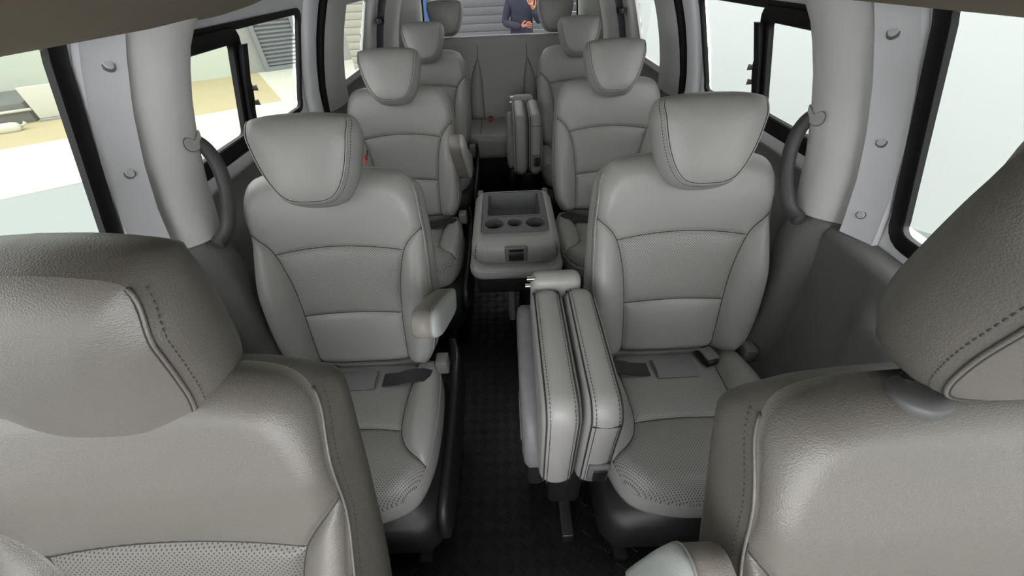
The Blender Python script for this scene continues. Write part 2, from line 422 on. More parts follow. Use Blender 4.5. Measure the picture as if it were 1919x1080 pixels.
# ------------------------------------------------------------------ pillars and side trim
def lean(z): return 0.15 * (z - 0.95)
for s in (-1, 1):
    # flat pale panel with three round clips between cab window and pillar
    L = []
    for z in np.linspace(0.917, 1.405, 16):
        n0 = 0.004; y0 = 0.712 + lean(z); y1 = 0.792 + lean(z)
        L.append([(s*(wx(z)+0.01), y0, z), (s*(wx(z)-0.004), y0, z), (s*(wx(z)-n0), y0+0.006, z), (s*(wx(z)-n0-0.030), y1-0.012, z), (s*(wx(z)-0.004), y1-0.007, z), (s*(wx(z)+0.01), y1, z)])
    p = struct(MB().loft(L).build(trim_name(), 'plastic_light', sharp=35))
    MB().tube([(s*(wx(z)-0.012), 0.7945 + lean(z), z) for z in np.linspace(0.918, 1.40, 16)], 0.0042, 6).build('gap_seal', 'rubber', p)
    for z in (1.335, 1.14, 0.975):
        yc = 0.752 + lean(z); xx = wx(z) - 0.0195; sl = (wx(z+0.02)-wx(z-0.02))/0.04
        nrm = Vector((-s, -0.38, -sl)).normalized()
        k = MB(); cyl(k, Vector((s*xx, yc, z)) - nrm*0.004, nrm, 0.0115, 0.0100, 0.0065, 24); c = k.build('trim_clip', 'plastic_mid', p, sharp=40)
        k = MB(); cyl(k, Vector((s*xx, yc, z)) + nrm*0.002, nrm, 0.0085, 0.0070, 0.0035, 20); k.build('clip_cap', 'plastic_pillar', c, sharp=40)
    # upper pillar cover: rounded column
    def sec(z, grow=0.0):
        o = lean(z); a = 0.796 + o; b = 0.905 + o * 0.9 - grow * 0.0
        pts = [(a, -0.01), (a + 0.001, 0.016), (a + 0.012, 0.034), (a + 0.030, 0.058 + grow), (a + 0.050, 0.074 + grow), (a + 0.075, 0.082 + grow), (b - 0.012, 0.083 + grow), (b + 0.004, 0.076 + grow), (b + 0.014, 0.055), (b + 0.018, 0.0), (b + 0.018, -0.02)]
        return [(s*(wx(z) - q), y, z) for y, q in spline(pts, 34)]
    zs = [0.925, 0.94, 1.0, 1.06, 1.12, 1.18, 1.24, 1.30, 1.34, 1.37, 1.39, 1.41, 1.44, 1.47]
    L = []
    for z in zs:
        S = sec(z)
        fl = min(1.2, max(0, (z - 1.31) / 0.10) ** 2) * 0.07     # flares rearward into the roof
        S = [(x - s * fl * 0.15, y + fl * (i / 33) ** 2, zz) for i, (x, y, zz) in enumerate(S)]
        L.append(S)
    # slanted lower edge: inner face ends higher towards the rear
    L[0] = [(x, y, z + max(0, (i - 14) / 20) * 0.055) for i, (x, y, z) in enumerate(L[0])]
    L[1] = [(x, y, z + max(0, (i - 14) / 20) * 0.05) for i, (x, y, z) in enumerate(L[1])]
    up_ = struct(MB().loft(L, False, False, closed=False).build(trim_name(), 'plastic_pillar'))
    # heart shaped cap above the grab handle
    zc = 1.165; yc = 0.872 + lean(zc)
    hp = spline([(0.028, 0.012), (0.010, -0.004), (-0.006, 0.004), (-0.022, 0.010), (-0.030, 0.002), (-0.024, -0.014), (-0.006, -0.026), (0.016, -0.028), (0.030, -0.014)], 40, True)
    xx = lambda z: s*(wx(z) - 0.0835)
    L = [[(xx(zc+b), yc+a, zc+b) for a, b in hp], [(xx(zc+b) - s*0.003, yc+a*0.96, zc+b*0.96) for a, b in hp]]
    hc = MB().loft(L).build('handle_cap', 'plastic_pillar', up_, sharp=40)
    MB().tube([(xx(zc+b) - s*0.001, yc+a, zc+b) for a, b in hp], 0.0013, 5, closed=True).build('seam', 'plastic_mid', hc)
    # lower pillar cover, darker, runs down to the floor
    L = []
    for z in (0.0, 0.15, 0.3, 0.45, 0.6, 0.72, 0.82, 0.90, 0.925, 0.985):
        k = max(0, (0.93 - z)); gy = 0.16 * k
        o = lean(z); a = 0.800 + o - 0.02*min(1, k*4); b = 0.90 + o * 0.9 + gy
        pts = [(a, -0.01), (a + 0.001, 0.014), (a + 0.012, 0.030), (a + 0.030, 0.052 + 0.05*k), (a + 0.055, 0.070 + 0.08*k), (a + 0.08, 0.077 + 0.1*k), (b - 0.012, 0.078 + 0.1*k), (b + 0.004, 0.070 + 0.1*k), (b + 0.013, 0.05), (b + 0.017, 0.0), (b + 0.017, -0.02)]
        L.append([(s*(wx(z) - q), y, z) for y, q in spline(pts, 34)])
    L[-1] = [(x, y, 0.925 + max(0, (i - 14) / 20) * 0.055) for i, (x, y, z) in enumerate(L[-1])]
    struct(MB().loft(L, False, False, closed=False).build(trim_name(), 'plastic_mid'))
    # moulded lower trim below the cab window with a stepped bulge
    ys = np.linspace(-0.6, 0.80, 57); zs = np.append(np.linspace(0.05, 0.914, 44), 0.918); V = []; F = []
    def sm(a, b, t): t = np.clip((t - a) / (b - a), 0, 1); return t*t*(3-2*t)
    for z in zs:
        for y in ys:
            q = (0.016 if z < 0.916 else -0.01) + 0.028 * sm(0.918, 0.910, z) + 0.035 * sm(0.86, 0.80, z) * sm(0.62, 0.56, y + 0.25*(0.8-z)) + 0.05 * sm(0.80, 0.74, z) * sm(0.50, 0.44, y + 0.25*(0.8-z)) + 0.05 * sm(0.46, 0.42, z)
            V.append((s * (wx(z) - q), y, z))
    n = len(ys)
    for i in range(len(zs)-1):
        for j in range(n-1): F.append((i*n+j, i*n+j+1, (i+1)*n+j+1, (i+1)*n+j))
    struct(mk(trim_name(), V, F, 'plastic_mid'))
    # wall lining below the sliding window and the rear windows
    ys = np.linspace(0.9, 3.72, 60); zs = np.linspace(0.0, 0.97, 30); V = []; F = []; n = len(ys)
    for z in zs:
        for y in ys:
            q = 0.004 + 0.030 * sm(0.93, 0.85, z) + 0.02 * sm(0.62, 0.58, z) + (0.06 * sm(2.3, 2.5, y) * sm(0.55, 0.45, z))
            V.append((s * (wx(z) - q), y, z))
    for i in range(len(zs)-1):
        for j in range(n-1): F.append((i*n+j, i*n+j+1, (i+1)*n+j+1, (i+1)*n+j))
    struct(mk(trim_name(), V, F, 'plastic_mid'))
    # black door seal between sliding door and rear pillar
    pts = [(s*(wx(z) - 0.004), 1.935 + 0.02*math.sin((z-0.9)*3), z) for z in np.linspace(0.45, 1.44, 24)]
    struct(MB().tube(pts, 0.020, 8, flat=0.7).build(trim_name(), 'rubber'))
    # rear pillar covers either side of the seal and at the back corner
    for y0, y1, bulge in ((1.785, 1.905, 0.018), (1.965, 2.25, 0.04), (2.735, 3.70, 0.05)):
        L = []
        for z in np.linspace(0.93, 1.43, 14):
            m_ = (y0+y1)/2; pts = [(y0, -0.01), (y0+0.006, bulge*0.45), (y0+(y1-y0)*0.3, bulge), (y0+(y1-y0)*0.72, bulge), (y1-0.006, bulge*0.4), (y1, -0.01)]
            L.append([(s*(wx(z) - q), y, z) for y, q in spline(pts, 20)])
        struct(MB().loft(L, False, False, closed=False).build(trim_name(), 'plastic_pillar' if y0 > 1.9 else 'plastic_light'))
    # rear corner pillar at the tailgate
    L = []
    for z in np.linspace(0.9, 1.47, 12):
        xi = 0.655 - 0.12*(z-0.95)
        L.append([(s*0.9, 3.62, z), (s*(xi+0.06), 3.62, z), (s*(xi+0.01), 3.66, z), (s*xi, 3.70, z), (s*xi, 3.75, z)])
    struct(MB().loft(L, False, False, closed=False).build(trim_name(), 'plastic_pillar'))

# ------------------------------------------------------------------ padded leather panels
def padded(outline, seamB, arcs, depth, n_out=150):
    """outline: right half (x,t) from the crease edge to the far centre; seamB: right bolster seam from crease to outline.
    arcs: list of (t level, sag) cross seams. depth(x,t,e,dseam,q) -> height. Returns dict of grids + curves."""
    OR = spline(outline, 200); OL = OR[::-1] * [-1, 1]
    full = np.concatenate([OR, OL[1:]])                       # right crease -> over the top -> left crease
    closed = np.concatenate([full, np.stack([np.linspace(full[-1, 0], full[0, 0], 60)[1:-1], np.full(58, full[0, 1])], 1)])
    dense = resample(np.concatenate([closed, closed[:1]]), 2200, True)
    B = spline(seamB, 160); S = B[-1]
    iS = np.argmin(np.linalg.norm(OR - S, axis=1)); B[-1] = OR[iS]
    def xB(t): return np.interp(t, B[:, 1], B[:, 0]) if np.all(np.diff(B[:, 1]) > 0) else B[np.argmin(abs(B[:, 1] - t)), 0]
    def xBv(t):
        o = np.argsort(B[:, 1]); return np.interp(t, B[o, 1], B[o, 0])
    arcs_c = []
    for t, sag in arcs:
        h = xBv(t); u = np.linspace(-1, 1, 80); arcs_c.append(np.stack([u*h, t + sag*(1-u*u)], 1))
    seams = np.concatenate([B, B*[-1, 1]] + arcs_c)
    tO = np.sort(OR[:iS+1, 1]); 
    def xOv(t): return np.interp(t, OR[:, 1], OR[:, 0])
    def md(P, Q):
        out = np.empty(len(P))
        for i in range(0, len(P), 500): out[i:i+500] = np.sqrt(((P[i:i+500, None, 0] - Q[None, :, 0])**2 + (P[i:i+500, None, 1] - Q[None, :, 1])**2).min(1))
        return out
    def dep(P):
        e = md(P, dense); e = np.where(e < 0.0008, 0, e); ds = md(P, seams)
        t = P[:, 1]; ax = abs(P[:, 0]); b = xBv(np.minimum(t, B[-1, 1])); o = xOv(t)
        q = np.where(t < B[-1, 1], (ax - b) / np.maximum(o - b, 1e-3), 0)
        return depth(P[:, 0], t, e, ds, q)
    def clus(n): return 0.5 - 0.5*np.cos(np.linspace(0, math.pi, n))
    G = {}
    # bolsters
    nb = 70; bi = resample(B, nb); bo = resample(OR[:iS+1], nb)
    for nm, sg in (('r', 1), ('l', -1)):
        g = np.stack([(1-c)*bi + c*bo for c in clus(16)], 1); g = g * [sg, 1]; G['bolster_'+nm] = g
    # strips between arcs, from the crease up
    lv = [(outline[0][1], 0.0)] + list(arcs); G['strips'] = []
    for (t0, s0), (t1, s1) in zip(lv[:-1], lv[1:]):
        rows = []
        for c in clus(30):
            tl = t0 + (t1-t0)*c; sg = s0 + (s1-s0)*c; u = np.sin(np.linspace(-1, 1, 44)*math.pi/2)*0.55 + np.linspace(-1, 1, 44)*0.45
            rows.append(np.stack([u*xBv(tl), tl + sg*(1-u*u)], 1))
        G['strips'].append(np.stack(rows, 0))
    # far panel
    tl = arcs[-1][0]; seg = B[B[:, 1] >= tl]
    if len(seg) < 2: seg = B[-2:]
    low = np.concatenate([(seg*[-1, 1])[::-1], arcs_c[-1][1:-1], seg]); hi = np.concatenate([OL[::-1][:0], OR[iS:], OL[1:201-iS]])[::-1]
    nl = 90
    lo = resample(low, nl); hh = resample(hi, nl)
    G['far'] = np.stack([(1-c)*lo + c*hh for c in clus(34)], 0)
    loop = resample(np.concatenate([closed, closed[:1]]), n_out, True)
    def edge(P): return depth(P[:, 0], P[:, 1], np.zeros(len(P)), np.full(len(P), 0.05), np.ones(len(P)))
    return dict(G=G, dep=dep, loop=loop, full=full, B=B, arcs=arcs_c, edge=edge)

def grid_mesh(g, dep, emb):
    a, b = g.shape[:2]; P = g.reshape(-1, 2); d = dep(P)
    V = [emb(p[0], p[1], dd) for p, dd in zip(P, d)]
    F = [(i*b+j, i*b+j+1, (i+1)*b+j+1, (i+1)*b+j) for i in range(a-1) for j in range(b-1)]
    return V, F

def side_loops(pd, emb, prof, back, top_roll=0.0):
    Lp = pd['loop']; n = len(Lp); T = np.roll(Lp, -1, 0) - np.roll(Lp, 1, 0); T /= np.linalg.norm(T, axis=1)[:, None]
    N = np.stack([T[:, 1], -T[:, 0]], 1)
    c = Lp.mean(0)
    if ((Lp - c)*N).sum() < 0: N = -N
    d0 = pd['edge'](Lp); loops = [[emb(p[0], p[1], d) for p, d in zip(Lp, d0)]]
    for off, d in prof:
        roll = top_roll*smooth01(Lp[:, 1].max()-0.07, Lp[:, 1].max(), Lp[:, 1])*max(0, (-d-0.045)/0.08) if top_roll else np.zeros(n)
        f = (d + 0.03)/(prof[-1][1] + 0.03); dd = d0 + (prof[-1][1] - d0)*f
        Q = Lp + N*(off - roll)[:, None]; loops.append([emb(p[0], p[1], x) for p, x in zip(Q, dd)])
    Q = c + (Lp - c)*0.5; loops.append([emb(p[0], p[1], back) for p in Q])
    return loops, N, d0

def build_padded(part, parent, pd, emb, names, mats, prof, back, loc, rot, pipes=True, stitch_d=None, main='leather', stitch_off=0.008, t_pipe=None):
    """part object = sides and back; sub-parts = panels, seams, piping, stitching"""
    loops, N, d0 = side_loops(pd, emb, prof, back, 0.05 if t_pipe else 0.0)
    o = MB().loft(loops, False, True).build(part, main, parent, loc=loc, rot=rot)
    for key, nm, mt in zip(('bolster_r', 'bolster_l', 'far'), (names['bolster'], names['bolster'], names['far']), (mats['bolster'], mats['bolster'], mats['far'])):
        V, F = grid_mesh(pd['G'][key], pd['dep'], emb); mk(nm, V, F, mt, o)
    for g, nm, mt in zip(pd['G']['strips'], names['strips'], mats['strips']):
        V, F = grid_mesh(g, pd['dep'], emb); mk(nm, V, F, mt, o)
    for c in [pd['B'], pd['B']*[-1, 1]] + pd['arcs']:
        d = pd['dep'](c); MB().tube([emb(p[0], p[1], dd + 0.0004) for p, dd in zip(c[::2], d[::2])], 0.0013, 5).build('seam', 'seam', o)
    fl = resample(pd['full'], 200); fl = fl[fl[:, 1] < t_pipe] if t_pipe else fl; d = pd['edge'](fl)
    runs = [fl] if not t_pipe else [fl[fl[:, 0] > 0], fl[fl[:, 0] < 0]]
    sb = MB()
    for q in runs:
        d = pd['edge'](q)
        MB().tube([emb(p[0]*1.004, p[1], dd + 0.0005) for p, dd in zip(q, d)], 0.0022, 6).build('piping', main, o)
        MB().tube([emb(p[0]*0.992, p[1] - 0.001, dd + 0.0014) for p, dd in zip(q, d)], 0.0010, 5).build('seam', 'seam', o)
        if stitch_d is not None:
            T = np.gradient(q, axis=0); T /= np.linalg.norm(T, axis=1)[:, None]; Nn = np.stack([T[:, 1], -T[:, 0]], 1)
            Q = q + Nn*stitch_off*0.42; stitches(sb, [emb(p[0], p[1], dd - stitch_off) for p, dd in zip(Q, d)], 0.0075, 0.0042, 0.0008)
    if stitch_d is not None: sb.build('stitching', 'stitch', o)['kind'] = 'stuff'
    return o

def smooth01(a, b, t): t = np.clip((t-a)/(b-a), 0, 1); return t*t*(3-2*t)

def back_pd(ext):
    E_ = ext
    out = [(0.212, 0.0), (0.240, 0.06), (0.254, 0.16), (0.256, 0.27), (0.252, 0.37), (0.248, 0.44 + E_*0.3), (0.243, 0.51 + E_*0.8), (0.234, 0.556 + E_), (0.208, 0.593 + E_), (0.155, 0.609 + E_), (0.07, 0.614 + E_), (0.0, 0.615 + E_)]
    sb = [(0.147, 0.0), (0.149, 0.08), (0.153, 0.18), (0.163, 0.28), (0.183, 0.365), (0.205, 0.408), (0.2485, 0.447 + E_*0.3)]
    tS = sb[-1][1]; top = 0.614 + E_
    def depth(x, t, e, ds, q):
        Re = 0.030 + 0.035*smooth01(0.46+E_, top, t)
        k = np.clip(e/Re, 0, 1); rnd = -Re*(1 - np.sqrt(np.clip(1-(1-k)**2, 0, 1)))
        bol = 0.040*np.sin(np.clip(q/0.6, 0, 1)*math.pi/2)*smooth01(tS+0.01, tS-0.20, t)*smooth01(-0.08, 0.05, t)
        lum = 0.016*np.exp(-((t-0.13)/0.10)**2)*smooth01(0.2, 0.05, abs(x)) + 0.010*smooth01(0.40, 0.52, t)
        groove = -0.0075*np.exp(-(ds/0.007)**2) + 0.006*(1-np.exp(-(ds/0.03)**2))
        return rnd + bol + lum + groove
    return padded(out, sb, [(0.18, 0.012), (0.382, 0.020)], depth)

def cush_pd(length):
    T_ = length
    out = [(0.235, 0.0), (0.252, 0.06), (0.262, 0.16), (0.262, 0.27), (0.250, 0.345), (0.225, T_-0.055), (0.180, T_-0.022), (0.10, T_-0.004), (0.0, T_)]
    sb = [(0.165, 0.0), (0.160, 0.08), (0.156, 0.16), (0.160, 0.235), (0.178, 0.285), (0.205, 0.318), (0.2485, 0.350)]
    def depth(x, t, e, ds, q):
        Re = 0.032 + 0.03*smooth01(T_-0.16, T_, t)
        k = np.clip(e/Re, 0, 1); rnd = -Re*(1 - np.sqrt(np.clip(1-(1-k)**2, 0, 1)))
        rnd = np.where(t < 0.05, -Re*0.0 + rnd*smooth01(0.0, 0.05, abs(abs(x)-0.0)-0.18), rnd)
        bol = 0.034*np.sin(np.clip(q/0.6, 0, 1)*math.pi/2)*smooth01(0.37, 0.20, t)
        puff = 0.014*smooth01(0.22, 0.34, t)
        groove = -0.007*np.exp(-(ds/0.007)**2) + 0.005*(1-np.exp(-(ds/0.03)**2))
        return rnd + bol + puff + groove
    return padded(out, sb, [(0.245, -0.012)], depth)

EB = lambda x, t, d: (x, -d, t)
EC = lambda x, t, d: (x, -t, d)

def head_pd():
    half = [(0.0, -0.100), (0.035, -0.098), (0.062, -0.088), (0.084, -0.062), (0.102, -0.022), (0.114, 0.022), (0.121, 0.062), (0.122, 0.085), (0.112, 0.097), (0.06, 0.104), (0.0, 0.106)]
    OR = spline(half, 120); full = np.concatenate([OR, (OR[::-1]*[-1, 1])[1:-1]])
    return full

def make_headrest(parent, m, loc, rot, tagmark=False, sc=1.0, posts=None, wide=1.0, tall=1.0):
    full = head_pd()*[sc*wide, sc]; zt_ = sc*tall; full[:, 1] = np.where(full[:, 1] > 0, full[:, 1]*tall, full[:, 1]); n = 120; loop = resample(np.concatenate([full, full[:1]]), n, True)
    T = np.roll(loop, -1, 0) - np.roll(loop, 1, 0); T /= np.linalg.norm(T, axis=1)[:, None]; N = np.stack([T[:, 1], -T[:, 0]], 1)
    c = np.array([0, 0.01*sc])
    if ((loop - c)*N).sum() < 0: N = -N
    top = smooth01(0.05*zt_, 0.10*zt_, loop[:, 1])               # no seam over the top: it rolls backwards
    def ring(off, d):
        Q = loop + N*(off*(1-0.6*top))[:, None] if np.ndim(off) else loop + N*off*(1-0.6*top)[:, None]
        dd = d*np.ones(n) if np.ndim(d) == 0 else d
        return [(p[0], -x, p[1] - 0.0*x) for p, x in zip(Q, dd)]
    # front face
    L = []
    for k in (1.0, 0.985, 0.96, 0.91, 0.82, 0.66, 0.45, 0.22, 0.05):
        Q = c + (loop - c)*k; dd = 0.020*sc*(1-k**2.6)**0.8 - 0.020*top*k**6
        L.append([(p[0], -x, p[1]) for p, x in zip(Q, dd)])
    front = MB().loft(L, False, True)
    L = [ring(0.0, -0.020*top), ring(0.004, -0.004 - 0.022*top), ring(0.014*sc, -0.022*sc - 0.02*top), ring(0.019*sc, -0.045*sc - 0.012*top), ring(0.017*sc, -0.068*sc), ring(0.006*sc, -0.088*sc), ring(-0.02*sc, -0.102*sc), ring(-0.05*sc, -0.108*sc)]
    h = MB().loft(L, False, True).build('headrest', m, parent, loc=loc, rot=rot)
    front.build('headrest_front', m, h)
    u = [i for i in range(n)]
    # U-shaped piping: from one upper corner round the bottom to the other
    idx = [i for i in range(n) if top[i] < 0.96]; k0 = max(range(len(idx)), key=lambda q: (idx[q]-idx[q-1]) % n); idx = idx[k0:] + idx[:k0]
    path = [(loop[i][0], 0.0205*top[i] - 0.0006, loop[i][1]) for i in idx]
    MB().tube([(x*1.006, y, z) for x, y, z in path], 0.0023, 6).build('piping', m, h)
    MB().tube([(x*0.985, y - 0.0015, z*0.99) for x, y, z in path], 0.0011, 5).build('seam', 'seam', h)
    Q = [(loop[i][0] + N[i][0]*0.0068, 0.0215*top[i] + 0.009, loop[i][1] + N[i][1]*0.0068) for i in idx]
    sb = MB(); stitches(sb, Q, 0.0075, 0.0042, 0.0009); sb.build('stitching', 'stitch', h)['kind'] = 'stuff'
    if posts:
        mw = Matrix.Translation(loc) @ Matrix.Rotation(rot[0], 4, 'X')
        for sx in (-1, 1):
            px_ = 0.084 if tall > 1 else 0.064
            MB().tube([mw @ Vector((sx*px_, 0.055, -0.02)), Vector(posts) + Vector((sx*px_, 0, 0))], 0.0065, 12).build('headrest_post', 'chrome', parent)
    if tagmark:
        e = MB(); e.box((0.1405, 0.036, -0.012), (0.1425, 0.044, 0.006)).build('emblem_mark', 'red', h, smooth=False)
        e = MB(); e.box((0.1415, 0.050, -0.004), (0.1430, 0.054, 0.010)).build('emblem_mark', 'seam', h, smooth=False)
        e = MB(); e.box((0.1410, 0.061, 0.006), (0.1425, 0.065, 0.020)).build('emblem_mark', 'seam', h, smooth=False)
    return h

def make_armrest(parent, loc, rot, L=0.26, side=1):
    """rounded bar along local -Y; outer face with a pale cover"""
    prof = spline([(0.0, 0.028), (-0.02, 0.036), (-L*0.5, 0.040), (-L*0.88, 0.040), (-L, 0.026), (-L*1.02, 0.0), (-L, -0.022), (-L*0.85, -0.036), (-L*0.5, -0.038), (-0.02, -0.032), (0.006, 0.0)], 56, True)
    c = prof.mean(0); loops = []
    for x, k in ((-0.030, 0.86), (-0.027, 0.95), (-0.020, 1.0), (0.020, 1.0)):
        loops.append([(side*x, c[0]+(p[0]-c[0])*k, c[1]+(p[1]-c[1])*k) for p in prof])
    a = MB().loft(loops).build('armrest', 'arm_taupe', parent, loc=loc, rot=rot)
    loops = []
    for x, k in ((0.0202, 1.0), (0.028, 0.985), (0.034, 0.93), (0.037, 0.75)):
        loops.append([(side*x, c[0]+(p[0]-c[0])*k, c[1]+(p[1]-c[1])*k) for p in prof])
    MB().loft(loops).build('armrest_cover', 'arm_pad', a)
    MB().tube([(side*0.0205, p[0], p[1]) for p in prof], 0.0018, 5, closed=True).build('piping', 'pip', a)
    return a

PD = {0.0: back_pd(0.0), 0.055: back_pd(0.055)}
CP = cush_pd(0.46)
def seat_mesh(name, loc, label, htilt=None, hpos=None, hwide=1.0, ext=0.0, recl=18, zb=0.47, main='leather', tagmark=False, cush=True, group=None, zc=0.425):
    t = root(name, loc, label, 'car seat', group); r = R(recl)
    names = dict(bolster='side_bolster', far='upper_panel', strips=['lower_panel', 'perforated_insert'])
    mats = dict(bolster=main, far=main, strips=[main, 'perf_front' if ext else 'perf_back'])
    prof = [(0.0035, -0.048), (0.008, -0.075), (0.007, -0.100), (-0.006, -0.122), (-0.03, -0.132)]
    build_padded('backrest', t, PD[ext], EB, names, mats, prof, -0.135, (0, 0, zb), (-r, 0, 0), stitch_d=True, main=main, stitch_off=0.012, t_pipe=0.572 + ext)
    def bl(x, s, d): return (x, s*math.sin(r) - d*math.cos(r), zb + s*math.cos(r) + d*math.sin(r))
    hs, hd = (0.645, 0.078) if not ext else (hpos if hpos else (0.655, 0.02))
    make_headrest(t, main, bl(0, hs, hd), (-r - R(4) if htilt is None else R(htilt), 0, 0), tagmark, 1.06 if ext else 1.0, posts=bl(0, 0.600 + ext, -0.030), wide=hwide, tall=1.45 if ext else 1.0)
    for sx in (-1, 1):
        g = MB(); zt = 0.614 + ext
        L = []
        for rr, hh in ((0.025, -0.010), (0.026, 0.001), (0.023, 0.006), (0.015, 0.009), (0.008, 0.0095)):
            L.append([(sx*(0.084 if ext else 0.064) + rr*math.cos(a)*1.15, rr*math.sin(a), hh) for a in np.linspace(0, 2*math.pi, 24, endpoint=False)])
        g.loft(L).build('post_guide', 'handle', t, loc=bl(sx*0.0, zt - 0.012, -0.010), rot=(-r + R(26), 0, 0), sharp=50)
    if cush:
        names = dict(bolster='cushion_bolster', far='cushion_front', strips=['cushion_insert'])
        mats = dict(bolster=main, far='perf_cush', strips=['perf_cush'])
        prof = [(0.004, -0.05), (0.004, -0.085), (-0.004, -0.115), (-0.03, -0.125)]
        build_padded('cushion', t, CP, EC, names, mats, prof, -0.127, (0, 0.015, zc), (-R(4), 0, 0), stitch_d=None, main=main)
        b = MB(); L = []
        for z, gx, gy in ((0.30, 0.0, 0.0), (0.33, 0.018, 0.01), (0.20, 0.020, 0.012), (0.10, 0.012, 0.0), (0.07, 0.0, -0.01)):
            L.append([(x, y, z) for x, y in rrect(0.50+2*gx, 0.47+2*gy, 0.07, 6, 0, -0.215)])
        b.loft(L[1:]).build('seat_base', 'plastic_dark', t)
        for sx in (-1, 1):
            sh = MB(); pr = spline([(0.10, 0.46), (0.06, 0.40), (-0.05, 0.345), (-0.25, 0.335), (-0.40, 0.33), (-0.445, 0.27), (-0.42, 0.18), (-0.2, 0.13), (0.05, 0.13), (0.12, 0.2), (0.125, 0.35)], 40, True)
            sh.loft([[(sx*0.272, y, z) for y, z in pr], [(sx*0.292, y, z) for y, z in pr], [(sx*0.298, -0.16+(y+0.16)*0.93, 0.27+(z-0.27)*0.9) for y, z in pr]])
            sh.build('side_shield', 'plastic_dark', t)
            rbox('recliner_cover', (sx*0.262-0.020, -0.035, 0.435), (sx*0.262+0.020, 0.015, 0.492), 0.006, 'plastic_mid', t)
            rb = MB(); rb.box((sx*0.19-0.02, -0.46, 0.0015), (sx*0.19+0.02, 0.16, 0.03)); rb.box((sx*0.19-0.012, -0.40, 0.03), (sx*0.19+0.012, 0.10, 0.08)); rb.build('seat_rail', 'black', t, smooth=False)
    return t

SEATX = 0.5
front_l = seat_mesh('car_seat', (-0.5, 0.002, 0), 'grey leather front passenger seat with its headrest lowered onto the backrest', ext=0.055, recl=23.6, zb=0.479, htilt=-2, hpos=(0.66, 0.02), hwide=1.08, main='leather_front', group='front seats')
front_r = seat_mesh('car_seat', (0.515, -0.130, 0), "driver's leather seat tipped back, headrest raised on bare steel posts", ext=0.055, recl=30.0, zb=0.53, htilt=10, hpos=(0.736, 0.066), hwide=1.10, main='leather_front', group='front seats', zc=0.46)
seat2l = seat_mesh('car_seat', (-0.5, 0.770, 0), 'second-row leather seat behind front passenger seat, emblem marks on headrest side', tagmark=True, group='rear cabin seats')
def clone_seat(src, loc, label, recl=None, marks=False):
    c = copy_tree(src); c.location = loc; c['label'] = label
    if not marks:
        for h in c.children:
            for k in list(h.children):
                if k.name.startswith('emblem_mark'): bpy.data.objects.remove(k)
    return c
seat2r = clone_seat(seat2l, (0.5, 0.758, 0.012), "second-row leather seat behind the driver's seat, beside an upended folding seat")
for c_ in [c for c in seat2r.children if c.name.startswith(('side_shield', 'recliner_cover')) and c.data.vertices[0].co.x < 0]: bpy.data.objects.remove(c_)
seat3l = clone_seat(seat2l, (-0.5, 1.712, 0), 'third-row leather seat across from the tray console, with its armrest folded upright')
seat3r = clone_seat(seat2r, (0.5, 1.712, 0), 'third-row leather seat right beside the folded tray console, without armrest')
seat4l = clone_seat(seat2l, (-0.5, 2.665, 0), 'fourth-row leather seat in front of the rear bench, open aisle beside it')
seat4r = clone_seat(seat2r, (0.5, 2.665, 0), 'fourth-row leather seat in front of the rear bench, touching an upended folding seat')
make_armrest(seat2l, (0.292, 0.085, 0.665), (-R(31), 0, 0), 0.32)
make_armrest(seat3l, (0.292, 0.075, 0.665), (-R(46), 0, 0), 0.34)
make_armrest(front_r, (-0.300, 0.25, 0.62), (-R(84), 0, 0), 0.31, side=-1)

